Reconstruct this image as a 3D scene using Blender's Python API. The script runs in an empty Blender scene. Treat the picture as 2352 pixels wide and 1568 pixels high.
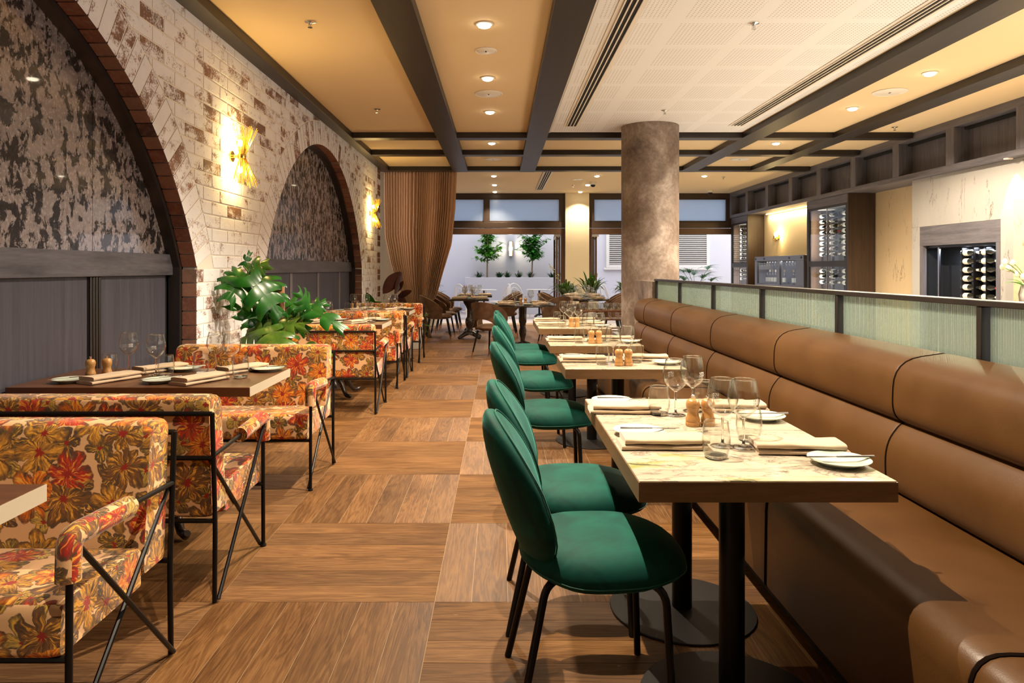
import bpy, bmesh, math, random
import numpy as np
from mathutils import Vector, Matrix, Euler

random.seed(7)
SC = bpy.context.scene
C = SC.collection
PI = math.pi

# ------------------------------------------------------------------ camera
cam_d = bpy.data.cameras.new('camera')
cam = bpy.data.objects.new('camera', cam_d)
C.objects.link(cam)
cam.location = (0, 0, 1.3)
cam.rotation_euler = (PI / 2, 0, 0)
cam_d.sensor_width = 36.0
cam_d.lens = 36.0 * 1620.0 / 2352.0
cam_d.shift_x = (1176.0 - 1148.0) / 2352.0
cam_d.shift_y = -(784.0 - 617.0) / 2352.0
cam_d.clip_start = 0.05
SC.camera = cam

# ------------------------------------------------------------------ world, exposure
w = bpy.data.worlds.new('world')
SC.world = w
w.use_nodes = True
bg = w.node_tree.nodes['Background']
bg.inputs[0].default_value = (1.0, 0.965, 0.94, 1)
bg.inputs[1].default_value = 1.25
SC.view_settings.view_transform = 'Standard'
SC.view_settings.look = 'None'
SC.view_settings.gamma = 1.0
SC.view_settings.use_curve_mapping = False
SC.view_settings.exposure = 0.72
SC.cycles.use_adaptive_sampling = True
SC.cycles.adaptive_threshold = 0.06
SC.cycles.max_bounces = 8
SC.cycles.diffuse_bounces = 2
SC.cycles.transparent_max_bounces = 16
SC.cycles.light_sampling_threshold = 0.02
SC.cycles.caustics_reflective = False
SC.cycles.caustics_refractive = False
SC.cycles.sample_clamp_indirect = 6.0
SC.cycles.use_denoising = True

AISLE_W = 215.0      # watts of each aisle downlight
SIDE_W = 205.0        # watts of each downlight over the bar side
SPOT_COL = (1.0, 0.83, 0.62)

ZC = 3.15            # ceiling
ZB = 3.07            # underside of the beams
XW = -2.14           # face of the brick wall

# ------------------------------------------------------------------ helpers
class MB:
    """collects polygons for ONE mesh object"""
    def __init__(s):
        s.v = []; s.f = []; s.m = []
    def add(s, vs, fs, mi=0):
        o = len(s.v)
        s.v.extend([tuple(map(float, p)) for p in vs])
        for f in fs:
            s.f.append(tuple(i + o for i in f)); s.m.append(mi)
        return s
    def box(s, a, b, mi=0):
        x0, y0, z0 = a; x1, y1, z1 = b
        return s.add([(x0,y0,z0),(x1,y0,z0),(x1,y1,z0),(x0,y1,z0),(x0,y0,z1),(x1,y0,z1),(x1,y1,z1),(x0,y1,z1)],
                     [(0,3,2,1),(4,5,6,7),(0,1,5,4),(1,2,6,5),(2,3,7,6),(3,0,4,7)], mi)
    def obox(s, c, size, rot=(0,0,0), mi=0):
        R = Euler(rot).to_matrix(); h = [q / 2 for q in size]
        vs = [Vector(c) + R @ Vector((sx*h[0], sy*h[1], sz*h[2])) for sz in (-1,1) for sx, sy in ((-1,-1),(1,-1),(1,1),(-1,1))]
        return s.add(vs, [(0,3,2,1),(4,5,6,7),(0,1,5,4),(1,2,6,5),(2,3,7,6),(3,0,4,7)], mi)
    def tube(s, pts, r, n=8, closed=False, caps=True, mi=0):
        P = [Vector(p) for p in pts]; m = len(P)
        rr = r if isinstance(r, (list, tuple)) else [r] * m
        T = []
        for i in range(m):
            if closed: d = P[(i+1) % m] - P[i-1]
            else: d = P[min(i+1, m-1)] - P[max(i-1, 0)]
            T.append(d.normalized() if d.length > 1e-9 else Vector((0,0,1)))
        up = Vector((0,0,1)) if abs(T[0].z) < 0.9 else Vector((1,0,0))
        nrm = (up - T[0] * up.dot(T[0])).normalized()
        vs = []
        for i in range(m):
            nrm = nrm - T[i] * nrm.dot(T[i])
            nrm = nrm.normalized() if nrm.length > 1e-6 else T[i].orthogonal().normalized()
            b = T[i].cross(nrm)
            for k in range(n):
                a = 2 * PI * k / n
                vs.append(P[i] + (nrm * math.cos(a) + b * math.sin(a)) * rr[i])
        fs = []
        for i in range(m if closed else m - 1):
            j = (i + 1) % m
            for k in range(n):
                l = (k + 1) % n
                fs.append((i*n+k, i*n+l, j*n+l, j*n+k))
        if caps and not closed:
            fs.append(tuple(range(n-1, -1, -1))); fs.append(tuple((m-1)*n + k for k in range(n)))
        return s.add(vs, fs, mi)
    def lathe(s, prof, n=24, c=(0,0,0), mi=0, axis='z', mis=None):
        vs = []; fs = []; m = len(prof)
        o = len(s.v)
        for (r, z) in prof:
            for k in range(n):
                a = 2 * PI * k / n
                x, y = r * math.cos(a), r * math.sin(a)
                p = (x, y, z) if axis == 'z' else ((z, x, y) if axis == 'x' else (y, z, x))
                vs.append((c[0]+p[0], c[1]+p[1], c[2]+p[2]))
        s.v.extend(vs)
        for i in range(m - 1):
            for k in range(n):
                l = (k + 1) % n
                s.f.append((o+i*n+k, o+i*n+l, o+(i+1)*n+l, o+(i+1)*n+k)); s.m.append(mis[i] if mis else mi)
        if prof[0][0] > 1e-6:
            s.f.append(tuple(o + k for k in range(n-1, -1, -1))); s.m.append(mis[0] if mis else mi)
        if prof[-1][0] > 1e-6:
            s.f.append(tuple(o + (m-1)*n + k for k in range(n))); s.m.append(mis[-1] if mis else mi)
        return s
    def grid(s, fn, nu, nv, wrapu=False, mi=0):
        vs = [fn(i / (nu if wrapu else nu - 1), j / (nv - 1)) for j in range(nv) for i in range(nu)]
        fs = []
        for j in range(nv - 1):
            for i in range(nu if wrapu else nu - 1):
                k = (i + 1) % nu
                fs.append((j*nu+i, j*nu+k, (j+1)*nu+k, (j+1)*nu+i))
        return s.add(vs, fs, mi)
    def prism(s, poly, fn, a, b, mi=0):
        """poly of 2D points, fn(p, h) -> xyz"""
        n = len(poly)
        vs = [fn(p, a) for p in poly] + [fn(p, b) for p in poly]
        fs = [tuple(range(n-1, -1, -1)), tuple(range(n, 2*n))] + [(i, (i+1) % n, n+(i+1) % n, n+i) for i in range(n)]
        return s.add(vs, fs, mi)
    def cushion(s, outline, fn, tf, tb, rings=6, pf=2.6, pb=2.6, mi=0):
        """pillow over a closed 2D outline; fn(a, b, h) -> xyz"""
        n = len(outline)
        ca = sum(p[0] for p in outline) / n; cb = sum(p[1] for p in outline) / n
        vs = []; fs = []
        def ring(q, sgn):
            h = (tf if sgn > 0 else -tb) * max(0.0, 1 - q ** (pf if sgn > 0 else pb)) ** 0.5
            return [fn(ca + (a - ca) * q, cb + (b - cb) * q, h) for a, b in outline]
        qs = [math.sin(PI / 2 * (1 - i / rings)) for i in range(rings)]
        qs[0] = 1.0
        base = ring(1.0, 1); vs.extend(base); prev = 0
        for sgn in (1, -1):
            prev = 0
            for q in qs[1:]:
                o = len(vs); vs.extend(ring(q, sgn))
                for i in range(n):
                    j = (i + 1) % n
                    fs.append((prev+i, prev+j, o+j, o+i) if sgn > 0 else (prev+j, prev+i, o+i, o+j))
                prev = o
            o = len(vs); vs.append(fn(ca, cb, tf if sgn > 0 else -tb))
            for i in range(n):
                j = (i + 1) % n
                fs.append((prev+i, prev+j, o) if sgn > 0 else (prev+j, prev+i, o))
        return s.add(vs, fs, mi)
    def build(s, name, mats, parent=None, smooth=False, bevel=0, angle=40, segs=2, fix=True):
        me = bpy.data.meshes.new(name)
        me.from_pydata(s.v, [], s.f)
        if not isinstance(mats, (list, tuple)): mats = [mats]
        for m in mats: me.materials.append(m)
        if len(mats) > 1: me.polygons.foreach_set('material_index', s.m)
        if fix:
            bm = bmesh.new(); bm.from_mesh(me)
            bmesh.ops.recalc_face_normals(bm, faces=bm.faces)
            bm.to_mesh(me); bm.free()
        # box-projected UVs in metres
        nl = len(me.loops)
        uv = me.uv_layers.new(name='UVMap')
        co = np.array(s.v, dtype=np.float32) if s.v else np.zeros((0,3), np.float32)
        li = np.empty(nl, np.int32); me.loops.foreach_get('vertex_index', li)
        co2 = np.empty(len(me.vertices)*3, np.float32); me.vertices.foreach_get('co', co2); co2 = co2.reshape(-1,3)
        npoly = len(me.polygons)
        nr = np.empty(npoly*3, np.float32); me.polygons.foreach_get('normal', nr); nr = np.abs(nr.reshape(-1,3))
        tot = np.empty(npoly, np.int32); me.polygons.foreach_get('loop_total', tot)
        ax = np.repeat(np.argmax(nr, axis=1), tot)
        p = co2[li]
        u = np.where(ax == 0, p[:,1], p[:,0]); vv = np.where(ax == 2, p[:,1], p[:,2])
        uv.data.foreach_set('uv', np.stack([u, vv], 1).ravel().astype(np.float32))
        if smooth:
            me.polygons.foreach_set('use_smooth', [True] * npoly)
            if angle < 180:
                me.set_sharp_from_angle(angle=math.radians(angle))
        me.update()
        o = bpy.data.objects.new(name, me)
        C.objects.link(o)
        if parent: o.parent = parent
        if bevel:
            md = o.modifiers.new('bevel', 'BEVEL'); md.width = bevel; md.segments = segs
            md.limit_method = 'ANGLE'; md.angle_limit = math.radians(50)
            md.harden_normals = False
            if not smooth:
                me.polygons.foreach_set('use_smooth', [True] * npoly)
                me.set_sharp_from_angle(angle=math.radians(30))
        return o

def tag(o, label=None, cat=None, group=None, kind=None):
    if label: o['label'] = label
    if cat: o['category'] = cat
    if group: o['group'] = group
    if kind: o['kind'] = kind
    return o

def thing(name, label, cat, loc=(0,0,0), rz=0.0, group=None, kind=None):
    o = bpy.data.objects.new(name, None)
    o.empty_display_size = 0.1
    C.objects.link(o)
    o.location = loc; o.rotation_euler = (0, 0, rz)
    return tag(o, label, cat, group, kind)

def copy_tree(o, loc=None, rz=None, label=None, group=None, parent=None):
    c = o.copy(); C.objects.link(c)
    if parent: c.parent = parent
    if loc is not None: c.location = loc
    if rz is not None: c.rotation_euler = (0, 0, rz)
    if label: c['label'] = label
    if group: c['group'] = group
    for ch in list(o.children):
        copy_tree(ch, parent=c)
    return c

def clone(o, loc=None, rot=None, parent=None, scale=None):
    c = o.copy(); C.objects.link(c)
    if loc is not None: c.location = loc
    if rot is not None: c.rotation_euler = rot
    if scale is not None: c.scale = scale
    if parent: c.parent = parent
    return c

def bez(p0, p1, p2, n=8):
    p0, p1, p2 = Vector(p0), Vector(p1), Vector(p2)
    return [p0*(1-t)**2 + p1*2*t*(1-t) + p2*t*t for t in [i/n for i in range(n+1)]]

def arcpts(path, r, n=5):
    """polyline with its corners rounded"""
    P = [Vector(p) for p in path]; out = [P[0]]
    for i in range(1, len(P) - 1):
        a = (P[i-1]-P[i]); b = (P[i+1]-P[i])
        q = min(r, a.length*.45, b.length*.45)
        out += bez(P[i]+a.normalized()*q, P[i], P[i]+b.normalized()*q, n)
    return out + [P[-1]]

def lerp(a, b, t): return a + (b - a) * t
def interp(x, xs, ys):
    return float(np.interp(x, xs, ys))

def superell(a, b, n=32, p=2.5):
    out = []
    for k in range(n):
        t = 2 * PI * k / n; c, s_ = math.cos(t), math.sin(t)
        out.append((a * math.copysign(abs(c) ** (2/p), c), b * math.copysign(abs(s_) ** (2/p), s_)))
    return out

# ------------------------------------------------------------------ materials
class NT:
    def __init__(s, name):
        s.mat = bpy.data.materials.new(name); s.mat.use_nodes = True
        s.t = s.mat.node_tree; s.t.nodes.clear()
        s.out = s.t.nodes.new('ShaderNodeOutputMaterial')
    def n(s, typ, ins=None, **attrs):
        nd = s.t.nodes.new('ShaderNode' + typ)
        for k, v in attrs.items(): setattr(nd, k, v)
        for k, v in (ins or {}).items():
            sock = nd.inputs[k]
            if isinstance(v, bpy.types.NodeSocket): s.t.links.new(v, sock)
            elif isinstance(v, bpy.types.Node): s.t.links.new(v.outputs[0], sock)
            else:
                if isinstance(v, (tuple, list)) and len(v) == 3 and sock.type == 'RGBA': v = (*v, 1)
                sock.default_value = v
        return nd
    def m(s, op, a, b=0.5, c=None, clamp=False):
        nd = s.t.nodes.new('ShaderNodeMath'); nd.operation = op; nd.use_clamp = clamp
        for i, v in enumerate((a, b) if c is None else (a, b, c)):
            if isinstance(v, bpy.types.Node): v = v.outputs[0]
            if isinstance(v, bpy.types.NodeSocket): s.t.links.new(v, nd.inputs[i])
            else: nd.inputs[i].default_value = v
        return nd.outputs[0]
    def mix(s, f, a, b, blend='MIX'):
        nd = s.t.nodes.new('ShaderNodeMix'); nd.data_type = 'RGBA'; nd.blend_type = blend
        for i, v in ((0, f), (6, a), (7, b)):
            if isinstance(v, bpy.types.Node): v = v.outputs[0]
            if isinstance(v, bpy.types.NodeSocket): s.t.links.new(v, nd.inputs[i])
            else:
                if i and len(v) == 3: v = (*v, 1)
                nd.inputs[i].default_value = v
        return nd.outputs[2]
    def ramp(s, f, stops, interp='LINEAR'):
        nd = s.t.nodes.new('ShaderNodeValToRGB'); nd.color_ramp.interpolation = interp
        e = nd.color_ramp.elements
        while len(e) < len(stops): e.new(0.5)
        for el, (p, c) in zip(e, stops):
            el.position = p
            el.color = (c, c, c, 1) if isinstance(c, (int, float)) else (*c, 1)
        if isinstance(f, bpy.types.Node): f = f.outputs[0]
        s.t.links.new(f, nd.inputs[0])
        return nd.outputs[0]
    def step(s, f, lo, hi):
        nd = s.t.nodes.new('ShaderNodeMapRange'); nd.interpolation_type = 'SMOOTHSTEP'
        if isinstance(f, bpy.types.Node): f = f.outputs[0]
        s.t.links.new(f, nd.inputs[0])
        nd.inputs[1].default_value = lo; nd.inputs[2].default_value = hi
        return nd.outputs[0]
    def noise(s, vec, scale, detail=4, rough=0.55, dist=0.0):
        return s.n('TexNoise', {'Vector': vec, 'Scale': scale, 'Detail': detail, 'Roughness': rough, 'Distortion': dist})
    def map(s, vec, scale=(1,1,1), rot=(0,0,0), loc=(0,0,0)):
        return s.n('Mapping', {'Vector': vec, 'Scale': scale, 'Rotation': rot, 'Location': loc}).outputs[0]
    def bump(s, h, strength=0.3, dist=0.01):
        return s.n('Bump', {'Height': h, 'Strength': strength, 'Distance': dist}).outputs[0]
    def bsdf(s, **k):
        ins = {}
        names = dict(col='Base Color', rough='Roughness', metal='Metallic', normal='Normal', spec='Specular IOR Level', trans='Transmission Weight',
                     ior='IOR', sheen='Sheen Weight', sheenr='Sheen Roughness', sheent='Sheen Tint', coat='Coat Weight', coatr='Coat Roughness',
                     emit='Emission Color', emits='Emission Strength', alpha='Alpha', sss='Subsurface Weight')
        for a, b in k.items(): ins[names[a]] = b
        nd = s.n('BsdfPrincipled', ins)
        s.t.links.new(nd.outputs[0], s.out.inputs[0])
        return nd
    def surf(s, sh):
        s.t.links.new(sh.outputs[0] if isinstance(sh, bpy.types.Node) else sh, s.out.inputs[0]); return s.mat

def flat(name, col, rough=0.5, metal=0.0, **k):
    t = NT(name); t.bsdf(col=col, rough=rough, metal=metal, **k); return t.mat

def emis(name, col, strength):
    t = NT(name); t.surf(t.n('Emission', {'Color': col, 'Strength': strength})); return t.mat

M = {}

def wood(name, c1, c2, grain=18.0, rough=0.45, stretch=(1.2, 14, 14), vec='Object', bump=0.15, coat=0.0):
    t = NT(name)
    tc = t.n('TexCoord')
    v = t.map(tc.outputs[vec], scale=stretch)
    inf = t.n('ObjectInfo')
    v = t.n('VectorMath', {0: v, 1: t.n('CombineXYZ', {'X': t.m('MULTIPLY', inf.outputs['Random'], 37.0), 'Y': t.m('MULTIPLY', inf.outputs['Random'], 11.0)}).outputs[0]}, operation='ADD').outputs[0]
    n1 = t.noise(v, 1.6, 6, 0.62, 0.6)
    n2 = t.noise(v, grain * 0.6, 3, 0.6)
    f = t.m('ADD', t.m('MULTIPLY', n1.outputs[0], 0.7), t.m('MULTIPLY', n2.outputs[0], 0.3))
    col = t.ramp(f, [(0.32, c1), (0.68, c2)])
    t.bsdf(col=col, rough=rough, normal=t.bump(f, bump, 0.004), coat=coat)
    return t.mat

M['black_metal'] = flat('black_metal', (0.012, 0.011, 0.011), 0.38, 0.6)
M['black_base'] = flat('black_base', (0.015, 0.013, 0.012), 0.5, 0.3)
M['brass'] = flat('brass', (0.83, 0.55, 0.16), 0.22, 1.0)
M['gold_rod'] = flat('gold_rod', (0.95, 0.66, 0.12), 0.2, 1.0)
M['copper'] = flat('copper', (0.75, 0.36, 0.18), 0.25, 1.0)
M['bronze'] = flat('bronze', (0.30, 0.14, 0.07), 0.35, 0.9)
M['steel'] = flat('steel', (0.62, 0.62, 0.63), 0.22, 1.0)
M['steel_dark'] = flat('steel_dark', (0.20, 0.20, 0.22), 0.3, 0.85)
M['seam_shade'] = flat('seam_shade', (0.010, 0.005, 0.003), 0.9, spec=0.05)  # near-black colour standing for shade in the cushion creases
M['chrome'] = flat('chrome', (0.85, 0.84, 0.82), 0.08, 1.0)
M['white_paint'] = flat('white_paint', (0.86, 0.86, 0.88), 0.4)
M['white_plastic'] = flat('white_plastic', (0.85, 0.80, 0.72), 0.4)
M['ceramic'] = flat('ceramic', (0.60, 0.66, 0.56), 0.12, coat=0.4)
M['lens'] = emis('lens', (1.0, 0.86, 0.62), 14.0)
M['dark_wood'] = wood('dark_wood', (0.010, 0.007, 0.006), (0.027, 0.020, 0.0175), stretch=(9, 0.9, 9), rough=0.42)
M['dark_wood_x'] = wood('dark_wood_x', (0.010, 0.007, 0.006), (0.027, 0.020, 0.0175), stretch=(0.9, 9, 9), rough=0.42)
M['black_wood'] = wood('black_wood', (0.012, 0.010, 0.010), (0.024, 0.019, 0.018), stretch=(9, 9, 0.9), rough=0.4)
M['grey_veneer'] = wood('grey_veneer', (0.034, 0.034, 0.049), (0.070, 0.068, 0.092), stretch=(30, 22, 0.8), rough=0.5, bump=0.06)
M['grey_rail'] = wood('grey_rail', (0.040, 0.040, 0.050), (0.125, 0.122, 0.145), stretch=(8, 1.0, 9), rough=0.45, bump=0.08)
M['grey_band'] = wood('grey_band', (0.085, 0.080, 0.092), (0.19, 0.178, 0.200), stretch=(20, 14, 0.9), rough=0.45, bump=0.06)
M['grey_band_y'] = wood('grey_band_y', (0.085, 0.080, 0.092), (0.19, 0.178, 0.200), stretch=(20, 0.9, 14), rough=0.45, bump=0.06)
M['brown_panel'] = wood('brown_panel', (0.035, 0.020, 0.012), (0.075, 0.043, 0.024), stretch=(20, 20, 1.0), rough=0.4, bump=0.05)
M['table_wood'] = wood('table_wood', (0.050, 0.018, 0.007), (0.135, 0.052, 0.020), stretch=(1.0, 12, 12), rough=0.38, bump=0.04, coat=0.1)
M['edge_wood'] = wood('edge_wood', (0.15, 0.080, 0.034), (0.26, 0.145, 0.065), stretch=(1.5, 1.5, 12), rough=0.4, bump=0.04)
M['mill_wood'] = wood('mill_wood', (0.36, 0.17, 0.050), (0.50, 0.26, 0.085), stretch=(30, 30, 3), rough=0.35, bump=0.03)
M['turned_wood'] = flat('turned_wood', (0.018, 0.011, 0.008), 0.25, coat=0.4)

# oak parquet plank: UV runs along the plank
def oak():
    t = NT('oak_plank')
    uv = t.n('UVMap'); inf = t.n('ObjectInfo'); geo = t.n('NewGeometry')
    rnd = t.m('FRACT', t.m('ADD', t.m('MULTIPLY', inf.outputs['Random'], 7.13), t.m('MULTIPLY', geo.outputs['Random Per Island'], 3.71)))
    off = t.n('CombineXYZ', {'X': t.m('MULTIPLY', rnd, 53.0), 'Y': t.m('MULTIPLY', rnd, 91.0)})
    v = t.n('VectorMath', {0: uv.outputs[0], 1: off.outputs[0]}, operation='ADD').outputs[0]
    g = t.map(v, scale=(0.75, 10.0, 1))
    n1 = t.noise(g, 1.5, 4, 0.55, 0.8)
    rings = t.m('SINE', t.m('MULTIPLY', n1.outputs[0], 52.0))
    pores = t.noise(t.map(v, scale=(9, 170, 1)), 1.0, 3, 0.6)
    blotch = t.noise(t.map(v, scale=(2.0, 5.0, 1)), 1.0, 3, 0.5)
    f = t.m('ADD', t.m('MULTIPLY', rings, 0.075), t.m('ADD', t.m('MULTIPLY', pores.outputs[0], 0.45), t.m('MULTIPLY', blotch.outputs[0], 0.45)))
    col = t.ramp(f, [(0.22, (0.062, 0.0245, 0.0072)), (0.45, (0.158, 0.072, 0.0225)), (0.75, (0.295, 0.150, 0.054))])
    tone = t.m('ADD', t.m('MULTIPLY', rnd, 0.34), 0.80)
    col = t.mix(1.0, col, t.n('CombineColor', {'Red': tone, 'Green': tone, 'Blue': tone}).outputs[0], 'MULTIPLY')
    specks = t.step(t.noise(t.map(v, scale=(16, 34, 1)), 1.0, 2, 0.5), 0.76, 0.82)
    col = t.mix(specks, col, (0.36, 0.25, 0.15))
    t.bsdf(col=col, rough=t.m('ADD', t.m('MULTIPLY', f, 0.25), 0.42), normal=t.bump(f, 0.25, 0.003), spec=0.35)
    bs = [q for q in t.t.nodes if q.type == 'BSDF_PRINCIPLED'][0]
    bs.inputs['Anisotropic'].default_value = 0.55
    tg = t.n('Tangent', direction_type='UV_MAP')
    t.t.links.new(tg.outputs[0], bs.inputs['Tangent'])
    return t.mat
M['oak'] = oak()
M['joint'] = flat('joint', (0.36, 0.25, 0.14), 0.7)  # light tan paints the glint of plank edges into the joints

# whitewashed brick
def brick(name, wash):
    t = NT(name)
    geo = t.n('NewGeometry'); inf = t.n('ObjectInfo')
    pos = geo.outputs['Position']
    rnd = t.m('FRACT', t.m('ADD', t.m('MULTIPLY', inf.outputs['Random'], 5.77), t.m('MULTIPLY', geo.outputs['Random Per Island'], 9.31)))
    off = t.n('CombineXYZ', {'X': t.m('MULTIPLY', rnd, 40.0), 'Y': t.m('MULTIPLY', rnd, 70.0), 'Z': 0.0})
    v = t.n('VectorMath', {0: pos, 1: off.outputs[0]}, operation='ADD').outputs[0]
    clay = t.ramp(t.m('ADD', t.m('MULTIPLY', rnd, 0.6), t.m('MULTIPLY', t.noise(v, 9.0, 5, 0.6).outputs[0], 0.5)),
                  [(0.25, (0.10, 0.050, 0.040)), (0.5, (0.24, 0.095, 0.062)), (0.7, (0.30, 0.150, 0.10)), (0.9, (0.19, 0.12, 0.095))])
    if wash:
        a = t.noise(t.map(v, scale=(1, 2.4, 4.0)), 2.2, 5, 0.62).outputs[0]
        b = t.noise(v, 75.0, 3, 0.7).outputs[0]
        amt = t.m('ADD', a, t.m('MULTIPLY', t.m('SUBTRACT', b, 0.5), 0.60))
        lo = t.m('ADD', t.m('MULTIPLY', t.m('POWER', rnd, 3.5), 0.24), 0.272)
        mk = t.m('MULTIPLY', t.m('SUBTRACT', amt, lo), 7.0, clamp=True)
        whi = t.mix(t.noise(v, 6.0, 4).outputs[0], (0.77, 0.76, 0.80), (0.93, 0.925, 0.95))
        col = t.mix(mk, clay, whi)
    else:
        b = t.noise(v, 40.0, 3, 0.7).outputs[0]
        col = t.mix(t.m('MULTIPLY', t.m('SUBTRACT', b, 0.45), 1.2, clamp=True), clay, (0.34, 0.24, 0.19))
    h = t.noise(v, 45.0, 4, 0.7)
    t.bsdf(col=col, rough=0.85, normal=t.bump(h, 0.35, 0.006), spec=0.25)
    return t.mat
M['brick_wash'] = brick('brick_wash', True)
M['brick_bare'] = brick('brick_bare', False)
M['mortar'] = flat('mortar', (0.86, 0.80, 0.72), 0.9)

# foxed antique mirror
def antique(name, scale, patches, cut=0.493, coat=0.6):
    t = NT(name)
    tc = t.n('TexCoord'); v = t.map(tc.outputs['Object'], scale=scale)
    a = t.noise(v, 1.0, 10, 0.70, 0.35).outputs[0]
    big = t.noise(v, 0.28, 3, 0.5).outputs[0]
    f = t.m('ADD', t.m('MULTIPLY', a, 0.80), t.m('MULTIPLY', big, 0.20))
    blk = t.step(f, cut - .017, cut + .017)
    fine = t.noise(v, 4.0, 5, 0.65).outputs[0]
    sil = t.ramp(fine, [(0.3, (0.26, 0.215, 0.21)), (0.6, (0.45, 0.395, 0.40)), (0.8, (0.29, 0.225, 0.185))])
    col = t.mix(blk, (0.018, 0.016, 0.018), sil)
    rough = t.m('ADD', t.m('MULTIPLY', fine, 0.30), 0.10)
    met = t.m('MULTIPLY', blk, patches)
    t.bsdf(col=col, rough=rough, metal=met, coat=coat, coatr=0.03, spec=0.5*coat/0.6)
    return t.mat
M['mirror_a'] = antique('mirror_a', (3, 13.0, 10.0), 0.55)
M['mirror_b'] = antique('mirror_b', (3, 17.0, 9.0), 0.12, 0.500, 0.12)

# woven floral upholstery
def floral():
    t = NT('floral_fabric')
    uv = t.n('UVMap'); inf = t.n('ObjectInfo')
    off = t.n('CombineXYZ', {'X': t.m('MULTIPLY', inf.outputs['Random'], 17.0), 'Y': t.m('MULTIPLY', inf.outputs['Random'], 29.0)})
    v0 = t.n('VectorMath', {0: uv.outputs[0], 1: off.outputs[0]}, operation='ADD').outputs[0]
    wob = t.noise(v0, 14.0, 3, 0.6)
    wv = t.n('VectorMath', {0: t.n('VectorMath', {0: wob.outputs['Color'], 1: (0.5, 0.5, 0.5)}, operation='SUBTRACT').outputs[0], 'Scale': 0.055}, operation='SCALE')
    v = t.n('VectorMath', {0: v0, 1: wv.outputs[0]}, operation='ADD').outputs[0]
    weave = t.noise(t.map(v0, scale=(1, 1, 1)), 420.0, 2, 0.5).outputs[0]
    cur = t.mix(weave, (0.66, 0.36, 0.16), (0.82, 0.50, 0.26))
    for (sc, R, npet, seed, pal) in (
        (9.5, 0.52, 4.0, 11.0, [(0.0, (0.16, 0.10, 0.03)), (0.3, (0.34, 0.22, 0.05)), (0.55, (0.10, 0.055, 0.03)), (0.8, (0.55, 0.36, 0.08))]),
        (6.8, 0.60, 6.0, 3.0, [(0.0, (0.58, 0.035, 0.010)), (0.22, (0.24, 0.095, 0.025)), (0.40, (0.74, 0.17, 0.012)), (0.62, (0.50, 0.22, 0.035)), (0.78, (0.52, 0.02, 0.010))])):
        vs = t.map(v, scale=(sc, sc, 1), loc=(seed, seed * 1.7, 0))
        vo = t.n('TexVoronoi', {'Vector': vs, 'Scale': 1.0, 'Randomness': 0.75}, voronoi_dimensions='2D')
        d = t.n('VectorMath', {0: vs, 1: vo.outputs['Position']}, operation='SUBTRACT').outputs[0]
        sx = t.n('SeparateXYZ', {0: d})
        ang = t.m('ARCTAN2', sx.outputs[1], sx.outputs[0])
        rc = t.n('SeparateColor', {0: vo.outputs['Color']})
        ph = t.m('MULTIPLY', rc.outputs[0], 6.28)
        pet = t.m('ABSOLUTE', t.m('SINE', t.m('ADD', t.m('MULTIPLY', ang, npet * 0.5), ph)))
        lim = t.m('MULTIPLY', t.m('ADD', t.m('MULTIPLY', t.m('POWER', pet, 0.55), 0.62), 0.38), t.m('ADD', t.m('MULTIPLY', rc.outputs[1], 0.25 * R), 0.85 * R))
        q = t.m('DIVIDE', vo.outputs['Distance'], lim)
        inside = t.m('SUBTRACT', 1.0, t.step(q, 0.93, 1.0))
        pc = t.ramp(rc.outputs[2], pal, 'CONSTANT')
        streak = t.noise(t.n('CombineXYZ', {'X': t.m('MULTIPLY', ang, 4.0), 'Y': t.m('MULTIPLY', q, 1.2), 'Z': ph}).outputs[0], 1.6, 3, 0.6).outputs[0]
        pc = t.mix(t.step(streak, 0.50, 0.66), pc, (0.86, 0.42, 0.05))
        pc = t.mix(t.step(streak, 0.56, 0.30), pc, (0.075, 0.045, 0.022))
        edge = t.m('MULTIPLY', t.step(q, 0.70, 0.92), 0.75)
        pc = t.mix(edge, pc, (0.10, 0.055, 0.03))
        pc = t.mix(t.m('SUBTRACT', 1.0, t.step(q, 0.14, 0.22)), pc, (0.30, 0.02, 0.01))
        cur = t.mix(inside, cur, pc)
    t.bsdf(col=cur, rough=0.75, sheen=0.35, sheenr=0.4, normal=t.bump(weave, 0.25, 0.001), spec=0.3)
    return t.mat
M['floral'] = floral()

def velvet(name, c1, c2, sheen=0.8, tint=(0.3, 0.8, 0.65)):
    t = NT(name)
    tc = t.n('TexCoord')
    f = t.noise(tc.outputs['Object'], 7.0, 4, 0.55, 0.8).outputs[0]
    col = t.ramp(f, [(0.35, c1), (0.7, c2)])
    t.bsdf(col=col, rough=0.7, sheen=sheen, sheenr=0.35, sheent=(*tint, 1), spec=0.2, normal=t.bump(f, 0.12, 0.01))
    return t.mat
M['green_velvet'] = velvet('green_velvet', (0.0, 0.038, 0.029), (0.0, 0.086, 0.060), 0.20, (0.25, 0.8, 0.75))
M['green_piping'] = flat('green_piping', (0.004, 0.11, 0.08), 0.6)
M['brown_velvet'] = velvet('brown_velvet', (0.075, 0.036, 0.018), (0.15, 0.078, 0.040), 0.35, (0.9, 0.7, 0.5))

def leather():
    t = NT('tan_leather')
    tc = t.n('TexCoord')
    a = t.noise(tc.outputs['Object'], 3.0, 5, 0.6).outputs[0]
    g = t.n('TexVoronoi', {'Vector': tc.outputs['Object'], 'Scale': 260.0}).outputs['Distance']
    col = t.ramp(a, [(0.3, (0.074, 0.0300, 0.0068)), (0.7, (0.108, 0.0470, 0.0115))])
    t.bsdf(col=col, rough=t.m('ADD', t.m('MULTIPLY', a, 0.15), 0.34), normal=t.bump(g, 0.15, 0.001), spec=0.45)
    return t.mat
M['leather'] = leather()

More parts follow.
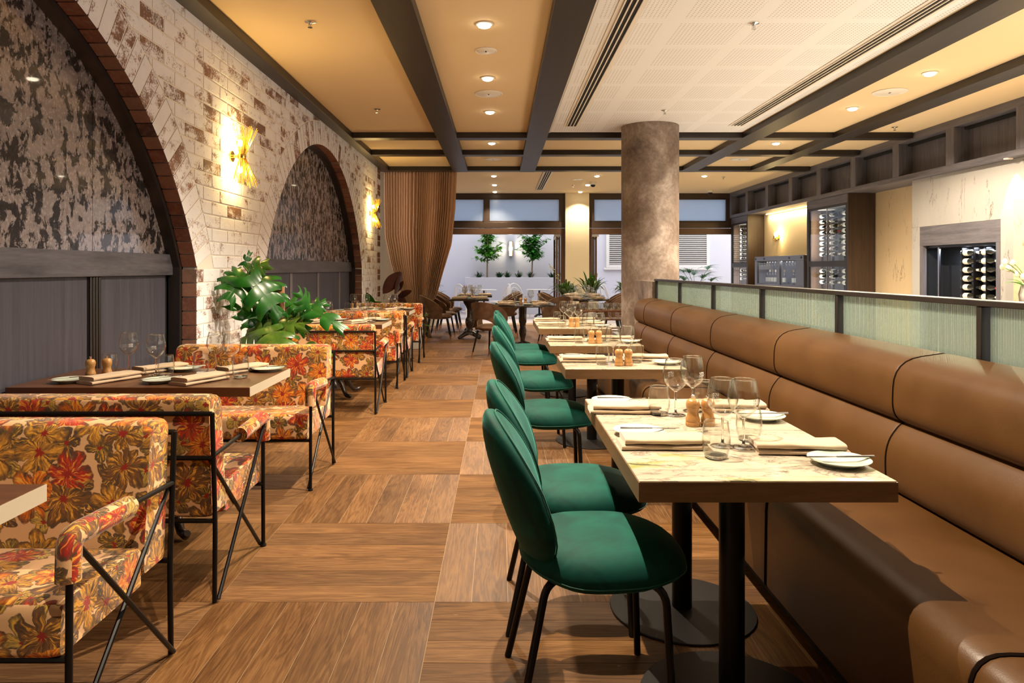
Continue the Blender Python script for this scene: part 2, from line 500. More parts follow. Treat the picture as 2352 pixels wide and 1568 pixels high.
def marble_top():
    t = NT('table_stone')
    tc = t.n('TexCoord'); inf = t.n('ObjectInfo')
    off = t.n('CombineXYZ', {'X': t.m('MULTIPLY', inf.outputs['Random'], 31.0), 'Y': t.m('MULTIPLY', inf.outputs['Random'], 13.0)})
    v = t.n('VectorMath', {0: tc.outputs['Object'], 1: off.outputs[0]}, operation='ADD').outputs[0]
    v2 = t.map(v, scale=(2.0, 5.5, 1), rot=(0, 0, 0.25))
    a = t.noise(v2, 1.3, 7, 0.62, 1.2).outputs[0]
    vein = t.m('ABSOLUTE', t.m('SUBTRACT', a, 0.5))
    col = t.mix(t.step(t.noise(v2, 0.9, 5).outputs[0], 0.35, 0.7), (0.55, 0.475, 0.36), (0.42, 0.345, 0.265))
    col = t.mix(t.m('MULTIPLY', t.step(vein, 0.026, 0.0), 0.75), col, (0.19, 0.155, 0.13))
    gm = t.m('MULTIPLY', t.step(t.noise(t.map(v2, loc=(5, 2, 0)), 0.8, 6, 0.65, 0.6).outputs[0], 0.55, 0.64), 0.8)
    col = t.mix(gm, col, (0.26, 0.30, 0.05))
    dk = t.m('MULTIPLY', t.step(t.noise(t.map(v2, loc=(9, 4, 0)), 2.0, 8, 0.72, 0.8).outputs[0], 0.60, 0.66), 0.9)
    col = t.mix(dk, col, (0.06, 0.045, 0.035))
    t.bsdf(col=col, rough=0.12, spec=0.5)
    return t.mat
M['stone'] = marble_top()

def marble_wall(name, base, rough):
    t = NT(name)
    tc = t.n('TexCoord'); v = t.map(tc.outputs['Object'], rot=(0.6, 0, 0), scale=(1, 2.2, 0.7))
    a = t.noise(v, 1.6, 7, 0.6, 1.0).outputs[0]
    vein = t.m('MULTIPLY', t.step(t.m('ABSOLUTE', t.m('SUBTRACT', a, 0.47)), 0.012, 0.0), t.step(t.noise(v, 3.0, 4).outputs[0], 0.5, 0.62))
    b2 = tuple(q * 0.82 for q in base)
    col = t.mix(t.noise(v, 1.1, 4).outputs[0], base, b2)
    col = t.mix(t.m('MULTIPLY', vein, 0.8), col, (0.12, 0.08, 0.05))
    t.bsdf(col=col, rough=rough)
    return t.mat
M['marble_warm'] = marble_wall('marble_warm', (0.80, 0.62, 0.38), 0.3)
M['marble_grey'] = marble_wall('marble_grey', (0.47, 0.45, 0.42), 0.25)

def concrete():
    t = NT('column_concrete')
    tc = t.n('TexCoord'); v = tc.outputs['Object']
    a = t.noise(v, 2.2, 7, 0.68, 0.6).outputs[0]
    b = t.noise(v, 22.0, 4, 0.7).outputs[0]
    f = t.m('ADD', t.m('MULTIPLY', a, 0.75), t.m('MULTIPLY', b, 0.25))
    col = t.ramp(f, [(0.33, (0.095, 0.064, 0.050)), (0.5, (0.27, 0.205, 0.165)), (0.66, (0.52, 0.44, 0.38))])
    t.bsdf(col=col, rough=0.5, normal=t.bump(f, 0.15, 0.01))
    return t.mat
M['concrete'] = concrete()

def plaster(name, col, col2, rough=0.8):
    t = NT(name)
    tc = t.n('TexCoord')
    f = t.noise(tc.outputs['Object'], 2.0, 4, 0.6).outputs[0]
    t.bsdf(col=t.mix(f, col, col2), rough=rough, spec=0.2, normal=t.bump(t.noise(tc.outputs['Object'], 180.0, 2).outputs[0], 0.06, 0.001))
    return t.mat
M['ceiling'] = plaster('ceiling_paint', (0.86, 0.66, 0.40), (0.88, 0.69, 0.43))
M['ceiling_white'] = plaster('ceiling_white', (0.84, 0.78, 0.70), (0.86, 0.80, 0.72))
M['cream'] = plaster('cream_wall', (0.80, 0.68, 0.46), (0.84, 0.72, 0.50))
M['terrace_wall'] = plaster('terrace_wall', (0.70, 0.72, 0.86), (0.74, 0.76, 0.90))
M['planter_wall'] = plaster('planter_wall', (0.63, 0.65, 0.77), (0.67, 0.69, 0.81))
M['soil'] = flat('soil', (0.05, 0.025, 0.018), 0.95)

def perforated():
    t = NT('perforated_board')
    uv = t.n('TexCoord').outputs['Object']
    sp = t.n('SeparateXYZ', {0: uv})
    def cell(x, per, o):
        return t.m('FRACT', t.m('DIVIDE', t.m('SUBTRACT', x, o), per))
    # 0.61 m boards with a plain margin
    bx = cell(sp.outputs[0], 0.613, 0.675); by = cell(sp.outputs[1], 0.61, 5.23)
    def inner(q): return t.m('MULTIPLY', t.m('GREATER_THAN', q, 0.09), t.m('LESS_THAN', q, 0.91))
    ins = t.m('MULTIPLY', inner(bx), inner(by))
    hx = t.m('SUBTRACT', cell(sp.outputs[0], 0.030, 0.0), 0.5); hy = t.m('SUBTRACT', cell(sp.outputs[1], 0.030, 0.0), 0.5)
    rr = t.m('SQRT', t.m('ADD', t.m('MULTIPLY', hx, hx), t.m('MULTIPLY', hy, hy)))
    hole = t.m('MULTIPLY', t.m('LESS_THAN', rr, 0.18), ins)
    col = t.mix(hole, (0.92, 0.92, 0.93), (0.46, 0.41, 0.37))
    t.bsdf(col=col, rough=0.8, spec=0.2)
    return t.mat
M['perforated'] = perforated()

def fabric(name, c1, c2, scale=350.0):
    t = NT(name)
    tc = t.n('TexCoord')
    f = t.noise(tc.outputs['Object'], scale, 2, 0.6).outputs[0]
    t.bsdf(col=t.mix(f, c1, c2), rough=0.85, sheen=0.3, spec=0.15, normal=t.bump(f, 0.2, 0.001))
    return t.mat
M['curtain'] = fabric('curtain_cloth', (0.44, 0.25, 0.155), (0.62, 0.385, 0.255))
M['napkin'] = fabric('napkin_linen', (0.47, 0.335, 0.215), (0.57, 0.425, 0.29))
M['woven_panel'] = fabric('woven_panel', (0.20, 0.14, 0.085), (0.34, 0.25, 0.16), 90.0)

def thin_glass(name, tint=(1, 1, 1), base=0.06, edge=0.75, rough=0.0, dark=1.0):
    t = NT(name)
    lw = t.n('LayerWeight', {'Blend': 0.5})
    f = t.m('ADD', t.m('MULTIPLY', t.m('POWER', lw.outputs['Facing'], 3.6), edge), base, clamp=True)
    dk = t.m('POWER', lw.outputs['Facing'], 4.0)
    tr = t.n('BsdfTransparent', {'Color': t.mix(dk, tint, tuple(q*dark for q in tint))})
    gl = t.n('BsdfGlossy', {'Color': (1, 1, 1), 'Roughness': rough})
    return t.surf(t.n('MixShader', {0: f, 1: tr, 2: gl}))
M['glass'] = thin_glass('drinking_glass', (0.97, 0.975, 0.965), 0.030, 0.95, 0.03, 0.50)
M['solid_glass'] = flat('solid_glass', (0.97, 0.98, 0.97), 0.0, trans=1.0, ior=1.48)
M['pane'] = thin_glass('window_pane', (0.86, 0.90, 0.92), 0.05, 0.5)
M['cabinet_glass'] = thin_glass('cabinet_glass', (0.86, 0.89, 0.90), 0.030, 0.5)

def frosted():
    t = NT('frosted_glass')
    tl = t.n('BsdfTranslucent', {'Color': (0.62, 0.72, 0.84)})
    df = t.n('BsdfDiffuse', {'Color': (0.62, 0.68, 0.76)})
    gl = t.n('BsdfGlossy', {'Color': (1, 1, 1), 'Roughness': 0.12})
    a = t.n('MixShader', {0: 0.15, 1: tl, 2: df})
    return t.surf(t.n('MixShader', {0: 0.06, 1: a, 2: gl}))
M['frosted'] = frosted()

def reeded():
    t = NT('reeded_glass')
    tr = t.n('BsdfTransparent', {'Color': (0.58, 0.74, 0.64)})
    tl = t.n('BsdfTranslucent', {'Color': (0.30, 0.39, 0.35)})
    df = t.n('BsdfDiffuse', {'Color': (0.18, 0.24, 0.21)})
    gl = t.n('BsdfGlossy', {'Color': (0.92, 1, 0.94), 'Roughness': 0.14})
    a = t.n('MixShader', {0: 0.5, 1: tl, 2: df})
    b = t.n('MixShader', {0: 0.58, 1: tr, 2: a})
    lw = t.n('LayerWeight', {'Blend': 0.4})
    return t.surf(t.n('MixShader', {0: t.m('ADD', t.m('MULTIPLY', lw.outputs['Facing'], 0.35), 0.12), 1: b, 2: gl}))
M['reeded'] = reeded()

def leafmat(name, c1, c2, rough=0.28, scale=6.0):
    t = NT(name)
    tc = t.n('TexCoord')
    f = t.noise(tc.outputs['Object'], scale, 4, 0.6).outputs[0]
    col = t.ramp(f, [(0.35, c1), (0.68, c2)])
    p = t.n('BsdfPrincipled', {'Base Color': col, 'Roughness': rough, 'Coat Weight': 0.08, 'Coat Roughness': 0.2})
    tl = t.n('BsdfTranslucent', {'Color': col})
    return t.surf(t.n('MixShader', {0: 0.22, 1: p, 2: tl}))
M['monstera'] = leafmat('monstera_leaf', (0.005, 0.055, 0.006), (0.022, 0.150, 0.012))
M['monstera_y'] = leafmat('monstera_leaf_olive', (0.022, 0.075, 0.006), (0.085, 0.160, 0.012))
M['tree_leaf'] = leafmat('tree_leaf', (0.05, 0.26, 0.02), (0.20, 0.55, 0.06), 0.4, 3.0)
M['tree_leaf_d'] = leafmat('tree_leaf_dark', (0.025, 0.17, 0.02), (0.10, 0.42, 0.05), 0.35, 3.0)
M['grass_leaf'] = leafmat('grass_blade', (0.010, 0.045, 0.018), (0.035, 0.12, 0.045), 0.5, 5.0)
M['strap_leaf'] = leafmat('strap_leaf', (0.010, 0.045, 0.008), (0.075, 0.14, 0.015), 0.25, 5.0)
M['palm_leaf'] = leafmat('palm_leaf', (0.008, 0.06, 0.025), (0.03, 0.17, 0.06), 0.35, 5.0)
M['red_leaf'] = leafmat('red_leaf', (0.028, 0.008, 0.006), (0.085, 0.018, 0.010), 0.3, 5.0)
M['bark'] = flat('bark', (0.25, 0.18, 0.13), 0.9)
M['moss_pole'] = fabric('moss_pole', (0.16, 0.065, 0.025), (0.36, 0.17, 0.075), 130.0)
M['stem'] = flat('stem', (0.10, 0.16, 0.03), 0.5)
M['pot'] = flat('pot', (0.62, 0.58, 0.52), 0.6)
M['dark_pot'] = flat('dark_pot', (0.05, 0.045, 0.04), 0.6)
M['tulip'] = flat('tulip', (0.86, 0.78, 0.56), 0.45, sss=0.1)
M['bottle'] = flat('bottle_glass', (0.010, 0.012, 0.009), 0.06, coat=0.6)
M['bottle_label'] = flat('bottle_label', (0.86, 0.82, 0.72), 0.5)
M['capsule_red'] = flat('capsule_red', (0.40, 0.02, 0.03), 0.35)
M['capsule_gold'] = flat('capsule_gold', (0.55, 0.40, 0.12), 0.3, 0.7)
M['capsule_black'] = flat('capsule_black', (0.02, 0.02, 0.02), 0.3)
M['terrace_tile'] = flat('terrace_tile', (0.56, 0.50, 0.50), 0.6)
M['frame_brown'] = flat('frame_brown', (0.055, 0.034, 0.022), 0.4, 0.3)
M['door_brown'] = flat('door_brown', (0.11, 0.055, 0.028), 0.4, 0.2)
M['logo'] = flat('logo_white', (0.9, 0.9, 0.88), 0.6)
M['black_gap'] = flat('black_gap', (0.006, 0.006, 0.006), 0.8)
M['niche_dark'] = flat('niche_dark', (0.020, 0.022, 0.027), 0.25)
M['shade'] = emis('sconce_bulb', (1.0, 0.80, 0.42), 45.0)
M['outdoor_bulb'] = emis('outdoor_bulb', (1.0, 0.80, 0.5), 4.0)

def light(name, typ, loc, energy, col, parent=None, rot=(0,0,0), **k):
    d = bpy.data.lights.new(name, typ); d.energy = energy; d.color = col
    for a, b in k.items(): setattr(d, a, b)
    o = bpy.data.objects.new(name, d); C.objects.link(o); o.location = loc; o.rotation_euler = rot
    if parent: o.parent = parent
    return o
# ================================================================== STRUCTURE
YFAR = 17.3
# ------------------------------------------------------------------ floor and parquet
fb_ = MB().box((1.79, -3.0, -.10), (6.6, 16.85, -.002)).build('floor_bounce', flat('bar_bounce_pale', (.78, .75, .70), .35)); tag(fb_, 'unseen bar-side floor made pale to bounce light onto the ceiling', kind='structure')  # out of view; pale surface added to whiten the ceiling by bounce
fl = MB().box((-2.6, -3.0, -0.10), (1.79, 16.85, -0.0012)).build('floor', M['joint'])
tag(fl, 'oak parquet floor laid in alternating square blocks', kind='structure')
TS = 0.857; RS = 0.853; PW = TS / 6; RWD = RS / 6
def plank_mesh(length, width):
    g = 0.0011
    b = MB().box((-length/2+g, -width/2+g, -0.0011), (length/2-g, width/2-g, 0.0))
    return b
pk_y = plank_mesh(RS, PW).build('plank', M['oak'], fl)      # runs along Y after a quarter turn
pk_x = plank_mesh(TS, RWD).build('plank', M['oak'], fl)
pk_y.rotation_euler = (0, 0, PI/2)
plist = []
for i in range(-3, 7):
    for j in range(-4, 17):
        x0 = -0.254 - TS + TS * i; y0 = 2.753 - RS + RS * j
        if x0 < -2.9 or y0 > 16.7 or x0 > 1.6: continue
        along_y = (i + j) % 2 == 0
        for k in range(6):
            if along_y: plist.append((True, x0 + PW * (k + .5), y0 + RS / 2))
            else: plist.append((False, x0 + TS / 2, y0 + RWD * (k + .5)))
def seen_floor(x, y):
    if y < 2.3: return False
    px = 1148 + 1620 * x / y
    return 60 < px < 2300 and x < 1.2
vis = sorted([p for p in plist if seen_floor(p[1], p[2])], key=lambda p: p[2])[:300]
vset = set(vis)
firsts = {True: pk_y, False: pk_x}
for (ay, x, y) in vis:
    if firsts[ay] is not None:
        o = firsts[ay]; firsts[ay] = None
    else:
        o = clone(pk_y if ay else pk_x, parent=fl)
    o.location = (x, y, 0.0)
rest = MB(); uvs = []
for (ay, x, y) in plist:
    if (ay, x, y) in vset: continue
    if y > 16.85: continue
    w2, l2 = (PW/2 - .0011, RS/2 - .0011) if ay else (RWD/2 - .0011, TS/2 - .0011)
    hx, hy = (w2, l2) if ay else (l2, w2)
    rest.add([(x-hx,y-hy,0),(x+hx,y-hy,0),(x+hx,y+hy,0),(x-hx,y+hy,0)], [(0,1,2,3)])
    uvs += [(-l2,-w2),(-l2,w2),(l2,w2),(l2,-w2)] if ay else [(-l2,-w2),(l2,-w2),(l2,w2),(-l2,w2)]
ro = rest.build('distant_planks', M['oak'], fl, fix=False)
ro['kind'] = 'stuff'
ro.data.uv_layers[0].data.foreach_set('uv', np.array(uvs, np.float32).ravel())

# ------------------------------------------------------------------ ceiling and beams
ce = MB().box((-2.6, -3.0, ZC), (6.6, YFAR + .3, ZC + .1)).build('ceiling', M['ceiling'])
tag(ce, 'warm cream plaster ceiling between dark beams', kind='structure')
cp = MB().box((0.68, -2.5, ZC - .012), (3.25, 9.5, ZC - .001)).build('perforated_board', M['perforated'], ce)
cp2 = MB().box((0.64, -2.5, ZC - .010), (0.68, 9.55, ZC - .001)).build('margin_strip', M['ceiling_white'], ce)

def beam(a, b, label, along='y', mat=None):
    o = MB().box(a, b).build('ceiling_beam', M['dark_wood'] if along == 'y' else M['dark_wood_x'], None, bevel=0.004)
    tag(o, label, kind='structure'); return o
beam((-2.30, -2.5, ZB), (-2.0, 12.93, ZC), 'dark timber beam along the top of the brick wall')
beam((-.855, -2.5, ZB), (-.582, 12.93, ZC), 'dark timber beam between sofa bay and downlight bay')
beam((.365, -2.5, ZB), (.64, 12.93, ZC), 'dark timber beam between downlight bay and perforated bay')
beam((3.29, -2.5, ZB), (3.57, 12.93, ZC), 'dark timber beam edging the perforated ceiling on the bar side')
beam((4.53, -2.5, ZB), (4.78, 12.93, ZC), 'dark timber beam nearest the niche bulkhead')
for y0, nm in ((9.56, 'front cross beam over the concrete column'), (10.97, 'middle cross beam behind the column'), (12.74, 'rear cross beam above the curtain')):
    beam((-2.0, y0, ZB + .003), (5.6, y0 + .19, ZC), 'dark timber ' + nm, 'x')

def slot_diffuser(xc, y0, y1, label, wid=.20):
    t = thing('slot_diffuser', label, 'air vent', (xc, y0, ZC - .012))
    L = y1 - y0
    MB().box((-wid/2, 0, -.006), (wid/2, L, .0)).build('flange', M['ceiling_white'], t)
    MB().box((-.062, .03, -.007), (.062, L-.03, -.0061)).build('slot_backing', M['black_gap'], t)
    for k in range(4):
        x = -.062 + .041 * k
        MB().box((x-.005, .03, -.016), (x+.005, L-.03, -.0071)).build('blade', M['ceiling_white'], t)
slot_diffuser(.92, -2.3, 9.1, 'long black three-slot air vent beside the perforated ceiling, downlight side')
slot_diffuser(3.03, -2.3, 9.05, 'long black three-slot air vent beside the perforated ceiling, bar side')
slot_diffuser(.92, 13.1, 16.4, 'short three-slot air vent in the dining room ceiling beyond the curtain', .18)

# ------------------------------------------------------------------ downlights, speakers, sprinklers
proto = {}
def downlight(x, y, label, watts, tilt=0.0, cone=112):
    t = thing('downlight', label, 'ceiling light', (x, y, ZC), group='recessed downlights')
    if 'trim' not in proto:
        a = MB().lathe([(.046,-.001),(.068,-.001),(.070,-.004),(.066,-.008),(.050,-.010),(.046,-.006)], 24)
        a.f.pop(); a.m.pop(); a.f.pop(); a.m.pop()
        proto['trim'] = a.build('trim_ring', M['white_plastic'], t, smooth=True)
        proto['lens'] = MB().lathe([(.0,-.030),(.030,-.029),(.046,-.022),(.048,-.004)], 24).build('lamp', M['lens'], t, smooth=True)
    else:
        clone(proto['trim'], parent=t); clone(proto['lens'], parent=t)
    if watts:
        light('downlight_beam', 'SPOT', (0, 0, -.05), watts, SPOT_COL, t, (0, math.radians(-tilt), 0), spot_size=math.radians(cone), spot_blend=0.7 if cone < 150 else 0.35, shadow_soft_size=0.014)
for k, y in enumerate((2.45, 3.85, 5.33, 6.83, 8.30)):
    downlight(-.118, y, ['glowing downlight over the nearest green chairs', 'glowing downlight above the second marble table aisle',
        'largest glowing downlight in the row between the two middle beams', 'second visible downlight in the row between the two middle beams', 'third visible downlight in the row, before the front cross beam'][k], AISLE_W * (1.5, 1.35, 1, 1, 1)[k], (35, -6, 0, 0, 0)[k], (84, 124, 114, 114, 114)[k])
downlight(-.118, 1.05, 'tilted downlight shining on the nearest floral sofa', AISLE_W*.75, -34, 84)
downlight(-.118, 10.35, 'small glowing downlight between the front and middle cross beams', AISLE_W * .8)
for y, nm in ((14.0, 'first'), (15.5, 'second'), (16.9, 'third')):
    downlight(-.118, y, nm + ' downlight above the dining tables beside the curtain', 110)
    downlight(1.93, y, nm + ' downlight in the dining room ceiling in front of the cream pillar', 80)
downlight(4.06, 14.0, 'downlight in the dining room ceiling on the bar side of the column', 110)
for y, nm in ((2.2, 'hidden overhead'), (3.7, 'out-of-frame nearest'), (5.16, 'nearest'), (6.66, 'oval-looking second'), (8.12, 'third')):
    downlight(4.06, y, nm + ' downlight in the bay above the bar side', SIDE_W, 0, 156)
downlight(4.06, 10.37, 'downlight in the small bay between cross beams, bar side', SIDE_W)

def speaker(x, y, r, label):
    t = thing('ceiling_speaker', label, 'speaker', (x, y, ZC))
    MB().lathe([(r*.86,-.001),(r,-.001),(r,-.006),(r*.93,-.010),(r*.86,-.006)], 32).build('rim', M['ceiling_white'], t, smooth=True)
    MB().lathe([(0,-.009),(r*.84,-.008),(r*.86,-.0065)], 32).build('grille', M['white_plastic'], t, smooth=True)
    MB().box((-.006,-.014,-.013),(.006,.014,-.009)).build('badge', M['black_base'], t)
speaker(-.118, 7.45, .15, 'round flush ceiling speaker between the second and third downlights')
speaker(-.118, 5.98, .095, 'small round grille between the first and second downlights')
speaker(-.112, 11.9, .15, 'round flush ceiling speaker between middle and rear cross beams, aisle bay')
speaker(4.08, 7.38, .17, 'round flush ceiling speaker in the bar side bay')
speaker(4.05, 11.9, .16, 'round flush ceiling speaker between the cross beams, bar side')
speaker(1.60, 14.6, .12, 'small round ceiling speaker in the dining room near the pillar')
speaker(-.95, 13.9, .14, 'round ceiling speaker beside the curtain top')

def sprinkler(x, y, label, z=ZC):
    t = thing('fire_sprinkler', label, 'sprinkler', (x, y, z))
    MB().lathe([(.0,-.001),(.040,-.001),(.040,-.005),(.014,-.013),(.012,-.02),(0,-.02)], 20).build('escutcheon', M['chrome'], t, smooth=True)
    b = MB().lathe([(0,-.02),(.006,-.02),(.006,-.040),(0,-.042)], 10)
    b.lathe([(0,-.042),(.018,-.043),(.018,-.046),(0,-.047)], 16)
    b.tube([(-.010,0,-.018),(-.012,0,-.034),(0,0,-.043)], .0022, 6); b.tube([(.010,0,-.018),(.012,0,-.034),(0,0,-.043)], .0022, 6)
    b.build('deflector', M['steel'], t, smooth=True)
sprinkler(-1.42, 5.28, 'metal ceiling sprinkler nearest the brick wall lamp')
sprinkler(-1.42, 8.17, 'metal ceiling sprinkler before the front cross beam, sofa bay')
sprinkler(1.90, 5.28, 'metal ceiling sprinkler in the middle of the perforated ceiling', ZC-.012)
sprinkler(1.91, 8.17, 'metal ceiling sprinkler just before the concrete column', ZC-.012)
sprinkler(1.62, 15.6, 'small sprinkler in the dining room ceiling near the pillar')
sprinkler(4.5, 14.2, 'small sprinkler in the dining room ceiling on the bar side')
sprinkler(5.15, 9.2, 'metal ceiling sprinkler above the niche bulkhead bay')

# ------------------------------------------------------------------ brick wall with two arches
ARC = [(2.735, 2.245), (8.685, 2.255)]        # centre Y, half width
ZS = 1.31; RISE = 1.485
def arc_r(hw): return (hw*hw + RISE*RISE) / (2*RISE)
def arch_z(y, d=0.016):
    """height of the opening at y (offset outward by d), None outside"""
    for yc, hw in ARC:
        r = arc_r(hw); zc = ZS + RISE - r
        if abs(y - yc) < hw + d + 1e-6:
            return zc + math.sqrt(max(0.0, (r+d)**2 - (y-yc)**2))
    return None
WALL0, WALL1 = -2.9, 12.34
def wall_backing():
    b = MB(); x0, x1 = -2.245, XW - .003
    ys = [WALL0]
    for yc, hw in ARC:
        hw += .016; ys += [yc - hw + 2*hw*k/48 for k in range(49)]
    ys.append(WALL1)
    for i in range(len(ys)-1):
        ya, yb = ys[i], ys[i+1]; mid = (ya+yb)/2
        if arch_z(mid) is None: za = zb = 0.0
        else: za = arch_z(max(min(ya, 99), -99)) or 0; zb = arch_z(yb) or 0
        if arch_z(mid) is not None:
            za = arch_z(ya + 1e-7) if arch_z(ya) is None else arch_z(ya); zb = arch_z(yb - 1e-7) if arch_z(yb) is None else arch_z(yb)
        vs = [(x1,ya,za),(x1,yb,zb),(x1,yb,3.12),(x1,ya,3.12),(x0,ya,za),(x0,yb,zb),(x0,yb,3.12),(x0,ya,3.12)]
        b.add(vs, [(0,1,2,3),(7,6,5,4),(0,4,5,1)])
    for yc, hw in ARC:      # vertical jambs
        for s in (-1, 1):
            y = yc + s*(hw + .016)
            b.add([(x0,y,0),(x1,y,0),(x1,y,ZS),(x0,y,ZS)], [(0,1,2,3)])
    return b
wl = wall_backing().build('wall_left', M['mortar'], fix=False)
tag(wl, 'whitewashed brick wall with two tall arched recesses', kind='structure')
BL, BH, JT = 0.29, 0.09, 0.010
RINGW = 0.265
def clip(poly, n, d):
    out = []
    for i in range(len(poly)):
        p, q = poly[i], poly[(i+1) % len(poly)]
        dp = p[0]*n[0]+p[1]*n[1]-d; dq = q[0]*n[0]+q[1]*n[1]-d
        if dp >= 0: out.append(p)
        if dp*dq < 0:
            t = dp/(dp-dq); out.append((p[0]+(q[0]-p[0])*t, p[1]+(q[1]-p[1])*t))
    return out
bricks = []         # (kind, data, centre y, centre z)
def brick_rows():
    for k in range(31):
        z0 = .005 + k*(BH+JT); z1 = min(z0+BH, 3.075)
        off = (k % 2) * (BL+JT)/2
        n0 = int((0.0 - off)//(BL+JT)); n1 = int((WALL1)//(BL+JT)) + 1
        for i in range(n0, n1+1):
            y0 = off + i*(BL+JT); y1 = min(y0+BL, WALL1)
            if y1 - y0 < .03 or y0 < -.4: continue
            poly = [(y0,z0),(y1,z0),(y1,z1),(y0,z1)]; full = True; jamb = False
            for yc, hw in ARC:
                r = arc_r(hw); zc = ZS+RISE-r
                my, mz = (y0+y1)/2-yc, (z0+z1)/2-zc
                if (z0+z1)/2 < ZS - .05:
                    if abs(my) < hw + .2:
                        s = 1 if my > 0 else -1
                        new = clip(poly, (s, 0), s*yc + hw)
                        if len(new) < 3 or abs(max(p[0] for p in new)-min(p[0] for p in new)) < .03: poly = []
                        else:
                            if new != poly: full = False
                            if min(abs(p[0]-yc) for p in new) < hw + .02: jamb = True
                            poly = new
                else:
                    L = math.hypot(my, mz)
                    if L < r + RINGW + .3 and (abs(my) < hw + RINGW + .3):
                        n = (my/L, mz/L)
                        dd = n[0]*yc + n[1]*zc + r + RINGW + JT
                        new = clip(poly, n, dd)
                        if len(new) < 3: poly = []
                        elif new != poly: full = False; poly = new
                if not poly: break
            if not poly: continue
            area = 0
            for a in range(len(poly)):
                p, q = poly[a], poly[(a+1) % len(poly)]; area += p[0]*q[1]-q[0]*p[1]
            if abs(area)/2 < .0012: continue
            bricks.append([full and not jamb and y1-y0 > BL-.001 and z1-z0 > BH-.001, poly, jamb, (y0+y1)/2, (z0+z1)/2])
brick_rows()
def brick_mb(b, poly, x0, x1, oy=0, oz=0):
    n = len(poly); e = .003
    cy = sum(p[0] for p in poly)/n; cz = sum(p[1] for p in poly)/n
    def sh(p): return (p[0]-oy - e*(1 if p[0]>cy else -1), p[1]-oz - e*(1 if p[1]>cz else -1))
    vs = [(x0, p[0]-oy, p[1]-oz) for p in poly] + [(x1-.0015, p[0]-oy, p[1]-oz) for p in poly] + [(x1, *sh(p)) for p in poly]
    o = len(b.v); b.v.extend(vs)
    b.f.append(tuple(o+2*n+i for i in range(n))); b.m.append(0)
    for i in range(n):
        j = (i+1) % n
        b.f.append((o+n+i, o+n+j, o+2*n+j, o+2*n+i)); b.m.append(0)
        b.f.append((o+i, o+j, o+n+j, o+n+i)); b.m.append(1)
BM2 = [M['brick_wash'], M['brick_bare']]
full_mesh = None
def bpix(y, z):
    return 1148 + 1620*XW/y, 617 - 1620*(z-1.3)/y
def inframe(y, z):
    if y < 3.0: return False
    px, py = bpix(y, z); return -10 < px and -20 < py < 800
cand = sorted([b for b in bricks if inframe(b[3], b[4])], key=lambda b: b[3])
single = set(id(b) for b in cand[:300])
stuff = MB(); first_full = None
for b in bricks:
    full, poly, jamb, cy, cz = b
    x0, x1 = (-2.243 if jamb else XW-.003, XW)
    if id(b) in single:
        if full:
            if first_full is None:
                m = MB(); brick_mb(m, poly, x0, x1, cy, cz); first_full = m.build('brick', BM2, wl, fix=True); o = first_full
            else: o = clone(first_full, parent=wl)
        else:
            m = MB(); brick_mb(m, poly, x0, x1, cy, cz); o = m.build('brick', BM2, wl)
        o.location = (0, cy, cz)
    else:
        brick_mb(stuff, poly, x0, x1)
so = stuff.build('distant_bricks', BM2, wl); so['kind'] = 'stuff'
for (yc, hw), nm in zip(ARC, ('near', 'far')):
    r = arc_r(hw); zc = ZS+RISE-r; amax = math.asin(hw/r)
    nb = int(2*amax*r/.100); da = 2*amax/nb
    g = JT/2/r
    pts = []
    for rr in (r+.001, r+RINGW):
        pts.append([(rr*math.sin(-da/2+g), rr*math.cos(-da/2+g)), (rr*math.sin(da/2-g), rr*math.cos(da/2-g))])
    poly = [pts[0][0], pts[0][1], pts[1][1], pts[1][0]]
    m = MB(); brick_mb(m, poly, -2.243, XW+.001)
    first = m.build('arch_brick', BM2, wl)
    for i in range(nb):
        a = -amax + da*(i+.5)
        if zc + (r+RINGW)*math.cos(a) > 3.2: pass
        o = first if i == 0 else clone(first, parent=wl)
        o.location = (0, yc, zc); o.rotation_euler = (-a, 0, 0)
# set-back end pier beside the curtain
ep = MB().box((-2.30, 12.34, 0), (-2.165, 12.72, 3.09)).build('wall_end', M['mortar'])
tag(ep, 'narrow set-back brick pier at the end of the brick wall', kind='structure')
eb = None
for k in range(31):
    z0 = .005 + k*.1
    cut = .24 if k % 2 else .12
    for (ya, yb) in ((12.345, 12.345+cut), (12.355+cut, 12.715)):
        m = MB(); brick_mb(m, [(ya,z0),(yb,z0),(yb,z0+BH-.005),(ya,z0+BH-.005)], -2.17, -2.155, (ya+yb)/2, z0)
        o = m.build('brick', [M['brick_bare'] if (k*7+int(ya*50)) % 3 else M['brick_wash'], M['brick_bare']], ep); o.location = (0, (ya+yb)/2, z0)

